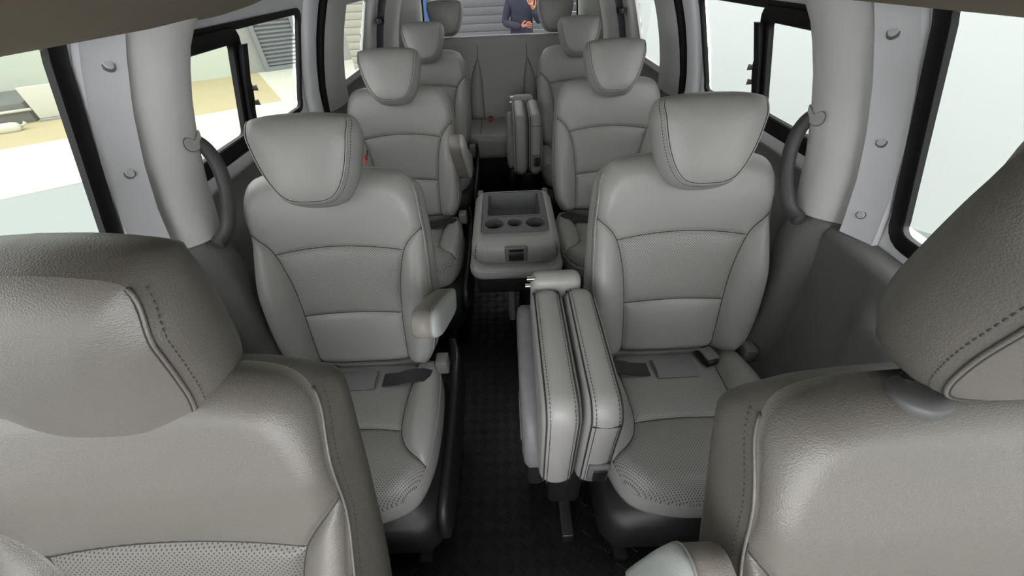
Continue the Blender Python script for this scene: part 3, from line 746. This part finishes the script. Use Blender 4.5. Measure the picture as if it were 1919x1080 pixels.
# ------------------------------------------------------------------ rear bench
def rear_bench():
    t = root('rear_bench', (0, 3.30, 0), 'dark grey leather rear bench across the van below the tailgate window', 'bench seat'); r = R(14)
    half = [(0.0, 0.0), (0.3, 0.0), (0.62, 0.0), (0.70, 0.06), (0.715, 0.25), (0.71, 0.45), (0.68, 0.55), (0.60, 0.60), (0.40, 0.612), (0.2, 0.616), (0.0, 0.617)]
    full = np.concatenate([spline(half, 120), (spline(half, 120)[::-1]*[-1, 1])[1:-1]])
    loop = resample(np.concatenate([full, full[:1]]), 200, True); c = np.array([0, 0.3])
    L = []
    for k, d in ((1.0, -0.12), (1.0, -0.05), (0.995, -0.03), (0.98, -0.012), (0.95, -0.002), (0.90, 0.003), (0.5, 0.006), (0.1, 0.006)):
        Q = c + (loop - c)*[k, k if k < 0.8 else 1 - (1-k)*1.15]; L.append([(p[0], -d, p[1]) for p in Q])
    L = [[(p[0]*0.98, 0.13, 0.3+(p[2]-0.3)*0.98) for p in L[0]]] + L
    b = MB().loft(L).build('backrest', 'leather', t, loc=(0, 0, 0.45), rot=(-r, 0, 0))
    # leaf shaped bolsters either side of the middle place, with seams
    for sx in (-1, 1):
        lens = spline([(0.165, 0.02), (0.168, 0.18), (0.172, 0.32), (0.185, 0.40), (0.196, 0.455), (0.225, 0.40), (0.252, 0.33), (0.268, 0.24), (0.274, 0.12), (0.272, 0.02)], 60)
        c2 = np.array([0.215, 0.2]); LL = []
        for k, d in ((1.0, 0.004), (0.97, 0.010), (0.88, 0.018), (0.7, 0.026), (0.4, 0.030), (0.1, 0.031)):
            LL.append([(sx*(c2[0]+(p[0]-c2[0])*k), -d, c2[1]+(p[1]-c2[1])*k) for p in lens])
        MB().loft(LL, False, True).build('side_bolster', 'leather', b)
        MB().tube([(sx*p[0], -0.0065, p[1]) for p in lens], 0.0022, 5).build('seam', 'seam', b)
        MB().tube([(sx*x, -0.0075 + 0.03*max(0, z-0.56)/0.05, z) for x, z in ((0.196, 0.455), (0.193, 0.52), (0.19, 0.58), (0.19, 0.605))], 0.002, 5).build('seam', 'seam', b)
        MB().tube([(sx*x, -0.0072, z) for x, z in spline([(0.262, 0.31), (0.36, 0.325), (0.5, 0.325), (0.62, 0.30)], 20)], 0.002, 5).build('seam', 'seam', b)
        MB().tube([(sx*x, -0.0072, z) for x, z in spline([(0.274, 0.13), (0.36, 0.135), (0.5, 0.135), (0.62, 0.12)], 20)], 0.002, 5).build('seam', 'seam', b)
    # top roll that catches light from the tailgate window
    for sx in (-1, 1):
        h = make_headrest(t, 'leather', (sx*0.415, 0.118, 1.165), (-R(6), 0, 0), False, 1.0)
    L = []
    for z, k in ((0.30, 0.97), (0.33, 1.0), (0.42, 1.0), (0.455, 0.985), (0.47, 0.95), (0.475, 0.85)):
        L.append([(x, y, z) for x, y in rrect(1.36*k, 0.44*k, 0.07, 6, 0, -0.21)])
    cu = MB().loft(L).build('cushion', 'leather', t)
    for x in (-0.19, 0.19): MB().tube([(x, y, 0.4765 - 0.006*max(0, (-y-0.36)/0.04)) for y in np.linspace(-0.395, -0.02, 14)], 0.002, 5).build('seam', 'seam', cu)
    MB().tube([(x, -0.405, 0.470) for x in np.linspace(-0.6, 0.6, 24)], 0.003, 6).build('piping', 'pip', cu)
    MB().box((-0.64, -0.36, 0.0015), (0.64, -0.02, 0.30)).build('seat_base', 'plastic_dark', t, smooth=False)
    return t
rear_bench()
k = root('belt_buckle', (-0.115, 3.235, 0.479), 'black belt buckle with red button lying on the rear bench cushion', 'seat belt')
rbox('buckle_body', (-0.018, -0.03, 0), (0.018, 0.03, 0.022), 0.005, 'black', k)
rbox('release_button', (-0.015, -0.036, 0.004), (0.015, -0.018, 0.0235), 0.003, 'red', k)

# ------------------------------------------------------------------ middle seats
def slab(name, x0, x1, y0, y1, z0, z1, m, parent, r=0.026, taper=0.0):
    """soft slab standing on edge; long faces look along X; slightly thicker in the middle"""
    L = []
    cy, cz = (y0+y1)/2, (z0+z1)/2
    N_ = 13
    for i in range(N_):
        a = math.pi * (i/(N_-1)) - math.pi/2
        x = (x0+x1)/2 + (x1-x0)/2*math.sin(a)
        k = r*(1-math.cos(a)**0.8 if math.cos(a) > 1e-6 else 1)
        L.append([(x, y + taper*(z-cz), z) for y, z in rrect(y1-y0-2*k, z1-z0-2*k, 0.055, 6, cy, cz)])
    return MB().loft(L).build(name, m, parent)

def upended_seat(loc, label):
    t = root('folding_seat', loc, label, 'folding seat', 'upended folding middle seats')
    x0, xm, x1 = -0.098, -0.007, 0.080
    for nm, a, b, tp in (('cushion', x0, xm-0.003, 0.0), ('backrest', xm+0.003, x1, 0.0)):
        o = slab(nm, a, b, -0.20, 0.215, 0.405, 0.775, 'leather', t)
        for xx in (a + 0.010, b - 0.010):
            loop = [(xx, y, z) for y, z in rrect(0.415-0.012, 0.370-0.012, 0.05, 6, 0.0075, 0.590)]
            MB().tube(loop, 0.002, 5, closed=True).build('seam', 'seam', o)
            sb = MB(); stitches(sb, [(xx + (0.008 if xx < (a+b)/2 else -0.008), p[1], p[2]) for p in [(0, y, z) for y, z in rrect(0.415-0.002, 0.370-0.002, 0.05, 6, 0.0075, 0.590)]], 0.009, 0.005, 0.0009); sb.build('stitching', 'stitch', o)['kind'] = 'stuff'
        if nm == 'backrest':
            MB().tube([(x, -0.199 + 0.004*abs(x-0.04)/0.04, 0.722) for x in np.linspace(a+0.012, b-0.012, 8)], 0.0016, 5).build('seam', 'seam', o)
            lp = rbox('latch_plate', (a+0.022, -0.208, 0.47), (b-0.012, -0.196, 0.55), 0.004, 'plastic_mid', o)
            rbox('latch_lever', (a+0.034, -0.2125, 0.48), (b-0.016, -0.203, 0.535), 0.004, 'plastic_dark', o)
    # end pad across the top at the hinge side
    rbox('end_pad', (-0.094, 0.200, 0.64), (0.050, 0.262, 0.792), 0.026, 'leather', t, 4)
    p = spline([(0.24, 0.64), (0.19, 0.70), (0.05, 0.67), (-0.10, 0.60), (-0.16, 0.53), (-0.165, 0.46), (-0.10, 0.44), (0.05, 0.44), (0.20, 0.46), (0.245, 0.55)], 48, True)
    c = p.mean(0); L = []
    for x, kk in ((-0.085, 1.0), (-0.122, 1.0), (-0.134, 0.95), (-0.139, 0.82)):
        L.append([(x, c[0]+(q[0]-c[0])*kk, c[1]+(q[1]-c[1])*kk) for q in p])
    sh = MB().loft(L).build('base_shell', 'plastic_worn', t)
    rbox('shell_recess', (-0.142, -0.10, 0.48), (-0.132, 0.02, 0.54), 0.004, 'plastic_worn', sh)
    b = MB(); cyl(b, (-0.075, 0.225, 0.78), (-1, 0, 0), 0.008, 0.008, 0.03, 12); cyl(b, (-0.075, 0.235, 0.745), (-1, 0, 0), 0.007, 0.007, 0.034, 12); b.build('hinge_bolt', 'chrome', t, sharp=40)
    rbox('shell_foot', (-0.130, -0.15, 0.30), (-0.075, 0.18, 0.45), 0.02, 'plastic_dark', t)
    rbox('pivot_bracket', (-0.06, -0.12, 0.06), (0.05, 0.16, 0.405), 0.02, 'plastic_dark', t)
    rbox('floor_rail', (-0.02, -0.22, 0.0015), (0.02, 0.25, 0.062), 0.006, 'black', t)
    return t
up2 = upended_seat((0.150, 0.575, 0), "grey leather middle seat folded and upended beside the second-row seat behind the driver")
up4 = copy_tree(up2); up4.location = (0.148, 2.475, 0); up4['label'] = 'dark leather middle seat folded and upended just in front of the rear bench'

def tray_seat():
    t = root('folding_seat', (0.026, 1.515, 0), 'middle seat folded flat, its back a tray console with cup holders', 'folding seat')
    def loops(w, l, spec, cx=0, cy=0): return [[(x, y, z) for x, y in rrect(w+2*o, l+2*o, rr, 8, cx, cy)] for o, z, rr in spec]
    # cushion below
    MB().loft(loops(0.40, 0.53, [(-0.02, 0.415, 0.05), (0.0, 0.425, 0.06), (0.004, 0.44, 0.06), (0.0, 0.458, 0.06), (-0.012, 0.468, 0.055)], 0, -0.02)).build('cushion', 'leather', t)
    MB().tube([(x, y, 0.458) for x, y in rrect(0.404, 0.534, 0.06, 8, 0, -0.02)], 0.002, 5, closed=True).build('piping', 'pip', t)
    # folded backrest: padded rim
    hole = rrect(0.300, 0.385, 0.03, 8, 0.0, 0.025)
    L = loops(0.375, 0.50, [(-0.02, 0.470, 0.05), (0.0, 0.485, 0.06), (0.006, 0.52, 0.06), (0.002, 0.552, 0.06), (-0.010, 0.572, 0.055), (-0.026, 0.580, 0.045)])
    L.append([(x, y, 0.581) for x, y in hole]); L.append([(x, y, 0.574) for x, y in hole])
    bk = MB().loft(L, True, False).build('backrest', 'leather', t)
    pts = [(x, y, 0.5775) for x, y in hole]; MB().tube(pts, 0.0022, 5, closed=True).build('seam', 'seam', bk)
    # console plate with a bin and three cups
    bm = bmesh.new()
    def ring(pts, z): 
        vs = [bm.verts.new((x, y, z)) for x, y in pts]; es = [bm.edges.new((vs[i], vs[(i+1) % len(vs)])) for i in range(len(vs))]; return es
    plate = rrect(0.296, 0.381, 0.028, 8, 0.0, 0.025); bino = rrect(0.250, 0.215, 0.018, 6, 0.0, 0.090)
    cups = [(-0.092, -0.085, 0.044), (0.0, -0.082, 0.034), (0.092, -0.085, 0.044)]
    E_ = ring(plate, 0.5785) + ring(bino, 0.5785)
    for cx, cy, rr in cups: E_ += ring([(cx+rr*math.cos(a), cy+rr*math.sin(a)) for a in np.linspace(0, 2*math.pi, 28, endpoint=False)], 0.5785)
    bmesh.ops.triangle_fill(bm, edges=E_, use_beauty=True, use_dissolve=False)
    me = bpy.data.meshes.new('console_plate'); bmesh.ops.recalc_face_normals(bm, faces=bm.faces); bm.to_mesh(me); bm.free(); me.materials.append(M['tray'])
    cp = bpy.data.objects.new('console_plate', me); col.objects.link(cp); cp.parent = t
    L = [[(x, y, 0.5787) for x, y in bino], [(x*0.99, 0.090+(y-0.090)*0.985, 0.574) for x, y in bino], [(x*0.93, 0.090+(y-0.090)*0.90, 0.505) for x, y in bino]]
    MB().loft(L, False, True).build('storage_bin', 'tray', cp, sharp=40)
    MB().tube([(x, y, 0.5795) for x, y in bino], 0.0022, 6, closed=True).build('bin_rim', 'plastic_mid', cp)
    for cx, cy, rr in cups:
        an = np.linspace(0, 2*math.pi, 28, endpoint=False)
        L = [[(cx+rr*k*math.cos(a), cy+rr*k*math.sin(a), z) for a in an] for k, z in ((1.0, 0.5787), (0.97, 0.57), (0.92, 0.53), (0.85, 0.495))]
        MB().loft(L, False, True).build('cup_holder', 'tray', cp, sharp=50)
        MB().tube([(cx+rr*math.cos(a), cy+rr*math.sin(a), 0.5795) for a in an], 0.0022, 6, closed=True).build('cup_rim', 'plastic_mid', cp)
    # latch on the front face
    lp = rbox('latch_plate', (-0.048, -0.261, 0.495), (0.048, -0.240, 0.568), 0.006, 'plastic_mid', bk, rot=(-R(6), 0, 0), loc=(0, -0.058+0.004, 0.002))
    lp.location = (0, 0.0, 0); lp.rotation_euler = (0, 0, 0)
    rbox('latch_lever', (-0.032, -0.2655, 0.503), (0.032, -0.250, 0.540), 0.004, 'plastic_dark', bk)
    rbox('latch_slot', (-0.030, -0.2635, 0.547), (0.030, -0.250, 0.562), 0.002, 'black', bk)
    for sx in (-1, 1):
        sb = MB(); stitches(sb, [(sx*0.160, -0.212, 0.5755), (sx*0.170, -0.232, 0.562), (sx*0.175, -0.242, 0.53), (sx*0.172, -0.243, 0.50)], 0.012, 0.007, 0.0016); sb.build('stitching', 'stitch', bk)['kind'] = 'stuff'
        rbox('hinge_cover', (sx*0.165-0.014, 0.222, 0.50), (sx*0.165+0.014, 0.262, 0.575), 0.006, 'plastic_mid', t)
    # underframe
    rbox('base_shell', (-0.18, -0.245, 0.30), (0.18, 0.22, 0.416), 0.02, 'plastic_dark', t)
    rbox('leg', (-0.045, -0.14, 0.0015), (-0.01, 0.12, 0.30), 0.012, 'plastic_mid', t)
    b = MB(); cyl(b, (0.08, -0.05, 0.0015), (0, 0, 1), 0.07, 0.055, 0.29, 24); b.build('pivot_drum', 'plastic_dark', t, sharp=40)
    return t
tray_seat()

# ------------------------------------------------------------------ grab handles
for s in (-1, 1):
    t = root('grab_handle', (s*0.75, 0.96, 0.95), ('dark grey grab handle curving off the pillar behind the front passenger seat' if s < 0 else "dark grey grab handle curving off the pillar behind the driver's seat"), 'grab handle', 'pillar grab handles')
    pts = spline([(s*(v[0] + 0.018) - s*0.75, v[1] - 0.96, v[2] - 0.95) for v in ((0.775, 0.900, 1.160), (0.745, 0.925, 1.160), (0.728, 0.938, 1.135), (0.722, 0.938, 1.085), (0.722, 0.915, 1.02), (0.728, 0.880, 0.965), (0.742, 0.862, 0.935), (0.775, 0.855, 0.91))], 40)
    MB().tube([tuple(p) for p in pts], 0.0165, 14, flat=0.85).build('grip', 'handle', t)
    rbox('mount', (s*0.035-0.014, -0.118, -0.055), (s*0.035+0.014, -0.090, -0.028), 0.006, 'handle', t)

# small oval fitting on the headliner
t = root('coat_hook', (-0.53, 0.775, 1.431), 'small cream oval fitting set into the taupe headliner', 'coat hook')
L = [[(0.035*k*math.cos(a), 0.022*k*math.sin(a), z) for a in np.linspace(0, 2*math.pi, 28, endpoint=False)] for k, z in ((1.0, 0.03), (1.0, 0.006), (0.92, 0.0), (0.6, -0.004))]
MB().loft(L).build('oval_cover', 'plastic_light', t)

# unseen fill lamps added under the roof to brighten the rear rows
M['lamp'] = mat('fill_lamp_lens', (1, 1, 1, 1), 0.5, emit=((1, 0.98, 0.95, 1), 4.5))
for yy, lb in ((1.45, 'added rectangular fill lamp above the tray console'), (2.85, 'added rectangular fill lamp in front of the rear bench')):
    t = root('added_fill_lamp', (0, yy, 1.572), lb, 'lamp')
    MB().loft([[(x, y, z) for x, y in rrect(w_, l_, 0.03, 6)] for w_, l_, z in ((0.20, 0.34, 0.0), (0.20, 0.34, -0.012), (0.185, 0.325, -0.018), (0.165, 0.305, -0.018), (0.165, 0.305, -0.010))], True, False).build('bezel', 'plastic_light', t, sharp=40)
    MB().loft([[(x, y, z) for x, y in rrect(w_, l_, 0.025, 6)] for w_, l_, z in ((0.163, 0.303, -0.008), (0.160, 0.300, -0.016), (0.12, 0.26, -0.019))]).build('lens', 'lamp', t)

# ------------------------------------------------------------------ belts
def strap(pts, wdir, wid, name, m, parent, thick=0.0025):
    P = [Vector(p) for p in pts]; W = Vector(wdir).normalized(); L = []
    for i, p in enumerate(P):
        tg = (P[min(i+1, len(P)-1)] - P[max(i-1, 0)]).normalized(); w_ = (W - tg*W.dot(tg)).normalized(); nn = tg.cross(w_)
        L.append([p + w_*(wid/2) + nn*thick/2, p - w_*(wid/2) + nn*thick/2, p - w_*(wid/2) - nn*thick/2, p + w_*(wid/2) - nn*thick/2])
    return MB().loft(L).build(name, m, parent, sharp=40)
for s in (-1, 1):
    t = root('seat_belt', (s*0.70, 2.80, 0.6), 'black shoulder belt on the rear pillar ' + ('behind the passenger-side quarter window' if s < 0 else "behind the driver-side quarter window"), 'seat belt', 'rear pillar shoulder belts')
    pts = [(s*(wx(z) - 0.058 - 0.01*math.sin((z-0.7)*4)) - s*0.70, -0.01 + 0.03*math.sin((z-0.6)*4), z - 0.6) for z in np.linspace(0.62, 1.45, 20)]
    strap(pts, (1, s*0.3, 0), 0.046, 'webbing', 'web', t)
    z = 1.215; a = rbox('guide_loop', (s*(wx(z)-0.065)-s*0.70-0.014, -0.045, z-0.6-0.018), (s*(wx(z)-0.065)-s*0.70+0.014, 0.055, z-0.6+0.018), 0.008, 'black', t)
    rbox('anchor_bolt', (s*(wx(z)-0.05)-s*0.70-0.02, 0.045, z-0.6-0.022), (s*(wx(z)-0.05)-s*0.70+0.02, 0.10, z-0.6+0.022), 0.01, 'black', t)

def lap_belt(loc, label, mirror=1, full=True, group='lap belts on the cabin seats'):
    t = root('seat_belt', loc, label, 'seat belt', group); s = mirror
    strap([(s*0.07, -0.03, 0.012), (s*0.12, -0.035, 0.024), (s*0.16, -0.03, 0.034), (s*0.20, -0.035, 0.042), (s*0.228, -0.038, 0.036), (s*0.236, -0.036, 0.020)], (0, 1, 0.1), 0.046, 'webbing', 'web', t)
    strap([(s*-0.02, 0.01, 0.012), (s*-0.02, -0.03, 0.016), (s*-0.02, -0.062, 0.010)], (1, 0, 0), 0.13, 'grey_flap', 'web_grey', t)
    b = rbox('buckle', (s*-0.13-0.02, -0.06, 0.006), (s*-0.13+0.02, 0.01, 0.030), 0.006, 'black', t, rot=(0, 0, s*-0.25))
    rbox('buckle_cover', (s*-0.135-0.022, -0.05, 0.026), (s*-0.135+0.022, 0.0, 0.036), 0.004, 'web_grey', b)
    return t
lap_belt((-0.5, 0.745, 0.432), 'black lap belt and buckle on the cushion behind the front passenger seat')
lap_belt((0.5, 0.735, 0.445), "black lap belt and buckle on the cushion behind the driver's seat", -1)
lap_belt((-0.5, 1.69, 0.432), 'black lap belt on the third-row cushion across from the tray console')
lap_belt((0.5, 1.69, 0.432), 'black lap belt on the third-row cushion beside the tray console', -1)

# ------------------------------------------------------------------ outside: studio and yard around the van
GZ = -0.35
def band(name, d0, d1, m, z=GZ, u0=-14, u1=16, th=0.0):
    n = np.array([-0.55, 0.835]); e = np.array([0.835, 0.55]); P = [n*d0+e*u0, n*d0+e*u1, n*d1+e*u1, n*d1+e*u0]
    mbx = MB(); V = [(p[0], p[1], z) for p in P] + [(p[0], p[1], z-0.1) for p in P]
    mbx.add(V, [(0,1,2,3), (7,6,5,4), (0,4,5,1), (1,5,6,2), (2,6,7,3), (3,7,4,0)])
    return struct(mbx.build(name, m, smooth=False))
band('ground', -16, 6.35, 'ground_grey'); band('ground', 6.35, 8.63, 'ground_cream', GZ+0.01); band('ground', 8.63, 11.9, 'ground_tan', GZ+0.005, u1=0.72); band('ground', 8.63, 11.9, 'ground_cream', GZ+0.005, u0=0.72)
def nwall(name, n, d, u0, u1, z0, z1, m, th=0.15):
    n = np.array(n, float); n /= np.linalg.norm(n); e = np.array([n[1], -n[0]]); mbx = MB()
    P = [n*d+e*u0, n*d+e*u1, n*(d+th)+e*u1, n*(d+th)+e*u0]
    V = [(p[0], p[1], z0) for p in P] + [(p[0], p[1], z1) for p in P]
    mbx.add(V, [(0,1,2,3), (7,6,5,4), (0,4,5,1), (1,5,6,2), (2,6,7,3), (3,7,4,0)])
    return struct(mbx.build(name, m, smooth=False)), n, e
nwall('wall_far', (-0.55, 0.835), 11.9, -9, 0.55, GZ-0.1, 3.4, 'cream_wall')
nwall('wall_far', (-0.55, 0.835), 11.9, 0.55, 9, GZ-0.1, 3.4, 'grey_wall')
nwall('wall_right_studio', (0.76, 0.65), 4.3, -2.6, 12, GZ-0.1, 7.0, 'white_wall')  # height and length extended out of view to block sky light on this side

# louvred metal door on the far wall
n_ = np.array([-0.55, 0.835]); n_ /= np.linalg.norm(n_); e_ = np.array([n_[1], -n_[0]])
rz = math.atan2(e_[1], e_[0]); p0 = n_*11.86 + e_*1.40
lv = root('louvre_door', (p0[0], p0[1], GZ), 'tall grey metal louvre door on the far wall beyond the tan ground', 'door', rz=rz)
MB().box((-0.50, -0.05, 0.0), (-0.40, 0.02, 2.6)).box((0.40, -0.05, 0.0), (0.50, 0.02, 2.6)).box((-0.4, -0.05, 0.0), (0.4, 0.02, 0.1)).box((-0.4, -0.05, 2.5), (0.4, 0.02, 2.6)).build('frame', 'louvre', lv, smooth=False)
s0 = MB().box((-0.4, -0.03, -0.012), (0.4, 0.03, 0.012)).build('slat', 'louvre', lv, smooth=False); s0.rotation_euler = (R(40), 0, 0); s0.location = (0, 0, 0.14)
for i in range(1, 30):
    q = s0.copy(); col.objects.link(q); q.location = (0, 0, 0.14 + i*0.08)

# low loading platform with a rail, a pale partition and a sack beside it
M['plat'] = mat('weathered_grey_concrete', srgb(104, 106, 100), 0.9, noise=0.1, nscale=3)
p1 = n_*10.25 + e_*(-4.4)
pf = root('loading_platform', (p1[0], p1[1], GZ), 'low weathered grey platform with a pale rail beyond the cream paving', 'platform', rz=rz)
rbox('deck', (-1.5, 0.0, 0.0), (1.45, 1.4, 0.31), 0.02, 'plat', pf)
MB().tube([(x, -0.03, 0.20) for x in np.linspace(-1.5, 1.5, 8)], 0.022, 8).build('rail', 'ground_cream', pf)
p1 = n_*10.2 + e_*(-2.62)
pt = root('partition', (p1[0], p1[1], GZ), 'pale upright partition panel at the end of the grey platform', 'partition', rz=rz)
rbox('board', (-0.27, 0.0, 0.04), (0.27, 0.07, 0.52), 0.012, 'ground_cream', pt); rbox('foot', (-0.27, -0.06, 0.0), (0.27, 0.13, 0.04), 0.008, 'grey_wall', pt)
p1 = n_*9.75 + e_*(-3.18)
sk = root('sack', (p1[0], p1[1], GZ+0.005), 'small pale sack lying on the tan ground before the platform', 'sack', rz=rz)
MB().loft([[(x*k, y*k, z) for x, y in rrect(0.30, 0.17, 0.06, 5)] for k, z in ((0.9, 0.0), (1.0, 0.03), (1.0, 0.07), (0.85, 0.11), (0.5, 0.125))]).build('sack_body', 'ground_cream', sk)
MB().tube([(0.15, 0, 0.06), (0.19, 0, 0.07), (0.23, 0.01, 0.10)], [0.02, 0.012, 0.03], 8).build('sack_neck', 'ground_cream', sk)

# behind the tailgate: grey roller shutter, cream shutter, white cabinet, blue strip
sh = root('roller_shutter', (0.1, 7.4, GZ), 'wide grey roller shutter behind the person, seen through the rear window', 'shutter')
a0 = rbox('slat', (-1.35, -0.02, 0.0), (1.35, 0.02, 0.105), 0.012, 'shutter_grey', sh, 2)
for i in range(1, 24):
    q = a0.copy(); col.objects.link(q); q.location = (0, 0, i*0.108)
sc = root('cream_shutter', (-1.95, 7.4, GZ), 'cream slatted shutter panel next to the grey roller shutter', 'shutter')
a0 = rbox('slat', (-0.62, -0.02, 0.0), (0.62, 0.02, 0.095), 0.012, 'shutter_cream', sc, 2)
for i in range(1, 26):
    q = a0.copy(); col.objects.link(q); q.location = (0, 0, i*0.10)
bs = root('blue_post', (-1.16, 7.2, GZ), 'narrow blue post between the cream and grey shutters', 'post')
rbox('post_shaft', (-0.03, -0.03, 0.03), (0.03, 0.03, 2.5), 0.006, 'blue', bs); rbox('post_foot', (-0.07, -0.07, 0), (0.07, 0.07, 0.03), 0.006, 'blue', bs)
wc = root('white_cabinet', (2.05, 7.2, GZ), 'tall white cabinet standing right of the person behind the van', 'cabinet')
rbox('body', (-0.55, -0.2, 0.0), (0.55, 0.2, 2.3), 0.02, 'white_wall', wc)
for sx in (-1, 1): d = rbox('door', (sx*0.27-0.25, -0.225, 0.06), (sx*0.27+0.25, -0.2, 2.24), 0.008, 'white_wall', wc); rbox('handle', (sx*0.05-0.012, -0.25, 1.1), (sx*0.05+0.012, -0.225, 1.3), 0.006, 'chrome', d)
wc['label'] = 'tall white double-door cabinet beside the grey roller shutter'

# ------------------------------------------------------------------ person behind the tailgate
def skin_mesh(name, verts, edges, radii, m, parent, root_i=0, sub=2, loc=None):
    me = bpy.data.meshes.new(name); me.from_pydata(verts, edges, []); o = bpy.data.objects.new(name, me); col.objects.link(o)
    skm = o.modifiers.new('skin', 'SKIN'); skm.use_smooth_shade = True
    for i, r in enumerate(radii): me.skin_vertices[0].data[i].radius = r if isinstance(r, tuple) else (r, r)
    me.skin_vertices[0].data[root_i].use_root = True
    sd = o.modifiers.new('sub', 'SUBSURF'); sd.levels = sub; sd.render_levels = sub
    me.materials.append(M[m]); o.parent = parent
    if loc: o.location = loc
    return o
pr = root('person', (0.30, 6.5, GZ), 'person in navy jacket and dark trousers with hands held before the chest', 'person')
# clothes/body in one skin: faces -Y towards the van
V = [(0,0,0.95), (0,0.01,1.10), (0,0,1.28), (0,0.01,1.42), (0,0,1.49),           # 0-4 spine, neck base
     (-0.17,0.01,1.40), (-0.25,-0.02,1.16), (-0.02,-0.22,1.13),                    # 5-7 right arm (viewer left) forearm forward
     (0.17,0.01,1.40), (0.26,-0.04,1.16), (0.15,-0.24,1.31),                      # 8-10
     (-0.10,0,0.88), (-0.11,-0.01,0.50), (-0.11,0.02,0.10), (-0.11,-0.10,0.045),   # 11-14
     (0.10,0,0.88), (0.11,-0.01,0.50), (0.11,0.02,0.10), (0.11,-0.10,0.045)]
Ed = [(0,1),(1,2),(2,3),(3,4),(3,5),(5,6),(6,7),(3,8),(8,9),(9,10),(0,11),(11,12),(12,13),(13,14),(0,15),(15,16),(16,17),(17,18)]
Rd = [(0.17,0.115),(0.165,0.11),(0.18,0.12),(0.13,0.09),(0.06,0.06),0.075,0.055,0.042,0.075,0.055,0.042,(0.095,0.1),0.07,0.052,0.045,(0.095,0.1),0.07,0.052,0.045]
skin_mesh('body', V, Ed, Rd, 'navy', pr)
# head with face
hd = MB(); rings = []
for z, rx, ry, oy in ((1.50,0.052,0.055,0.012),(1.54,0.056,0.06,0.004),(1.565,0.05,0.065,-0.012),(1.60,0.064,0.085,-0.004),(1.65,0.074,0.095,0.0),(1.70,0.077,0.098,0.002),(1.75,0.072,0.092,0.004),(1.785,0.055,0.07,0.006),(1.80,0.02,0.03,0.008)):
    rings.append([(rx*math.cos(a), oy+ry*math.sin(a), z) for a in np.linspace(0, 2*math.pi, 24, endpoint=False)])
hdo = hd.loft(rings).build('head', 'skin', pr)
MB().loft([[(x*0.012, -0.093+y*0.004-0.018*(1-abs(k)), 1.645+k*0.025) for x, y in ((-1,0),(0,-1),(1,0),(0,1))] for k in (-1, -0.5, 0, 0.6, 1)]).build('nose', 'skin', hdo)
for sx in (-1, 1):
    b = MB(); cyl(b, (sx*0.028, -0.088, 1.668), (0, -1, 0), 0.009, 0.006, 0.006, 12); b.build('eye', 'hair', hdo)
    b = MB(); cyl(b, (sx*0.074, 0.005, 1.655), (sx, 0, 0), 0.028, 0.02, 0.012, 14); b.build('ear', 'skin', hdo)
MB().box((-0.022, -0.093, 1.598), (0.022, -0.082, 1.606)).build('mouth', 'red', hdo, smooth=False)
L = []
for z, k in ((1.66, 1.06), (1.71, 1.08), (1.76, 1.10), (1.80, 0.85), (1.815, 0.3)):
    rx, ry = 0.079*k if z < 1.78 else 0.065*k, 0.10*k if z < 1.78 else 0.082*k
    L.append([(rx*math.cos(a), 0.016+ry*max(math.sin(a), -0.82 if z < 1.72 else -1)*(1 if math.sin(a) > 0 else (0.6 if z < 1.70 else 0.98)), z) for a in np.linspace(0, 2*math.pi, 24, endpoint=False)])
MB().loft(L).build('hair', 'hair', hdo)
def hand(name, wrist, fwd, side, parent):
    """palm plus four fingers and a thumb, slightly curled"""
    F_ = Vector(fwd).normalized(); S_ = Vector(side); S_ = (S_ - F_*S_.dot(F_)).normalized(); N_ = F_.cross(S_); W = Vector(wrist)
    P = lambda a, b, c: tuple(W + F_*a + S_*b + N_*c)
    V = [P(0,0,0), P(0.03,0,0), P(0.075,0,0.0)]; Ed = [(0,1),(1,2)]; Rd = [(0.024,0.02),(0.034,0.016),(0.036,0.013)]
    for k, (b, ln) in enumerate(((-0.03,0.062),(-0.010,0.075),(0.010,0.07),(0.030,0.055))):
        i = len(V); V += [P(0.085, b, 0.0), P(0.085+ln*0.45, b*1.1, -0.006), P(0.085+ln*0.8, b*1.1, -0.024), P(0.085+ln*0.95, b*1.05, -0.042)]
        Ed += [(2, i), (i, i+1), (i+1, i+2), (i+2, i+3)]; Rd += [0.0095, 0.009, 0.0085, 0.007]
    i = len(V); V += [P(0.025, -0.036, -0.004), P(0.055, -0.058, -0.012), P(0.085, -0.066, -0.024)]; Ed += [(1, i), (i, i+1), (i+1, i+2)]; Rd += [0.012, 0.0105, 0.008]
    return skin_mesh(name, V, Ed, Rd, 'skin', parent, 0, 1)
hand('hand', (-0.01, -0.228, 1.132), (0.9, -0.25, 0.25), (0.2, 0.3, -0.9), pr)
hand('hand', (0.147, -0.243, 1.318), (-0.35, -0.2, 0.9), (-0.9, 0, -0.3), pr)
for sx in (-1, 1):
    rbox('shoe', (sx*0.11-0.045, -0.20, 0.0), (sx*0.11+0.045, 0.075, 0.085), 0.028, 'shoe', pr)
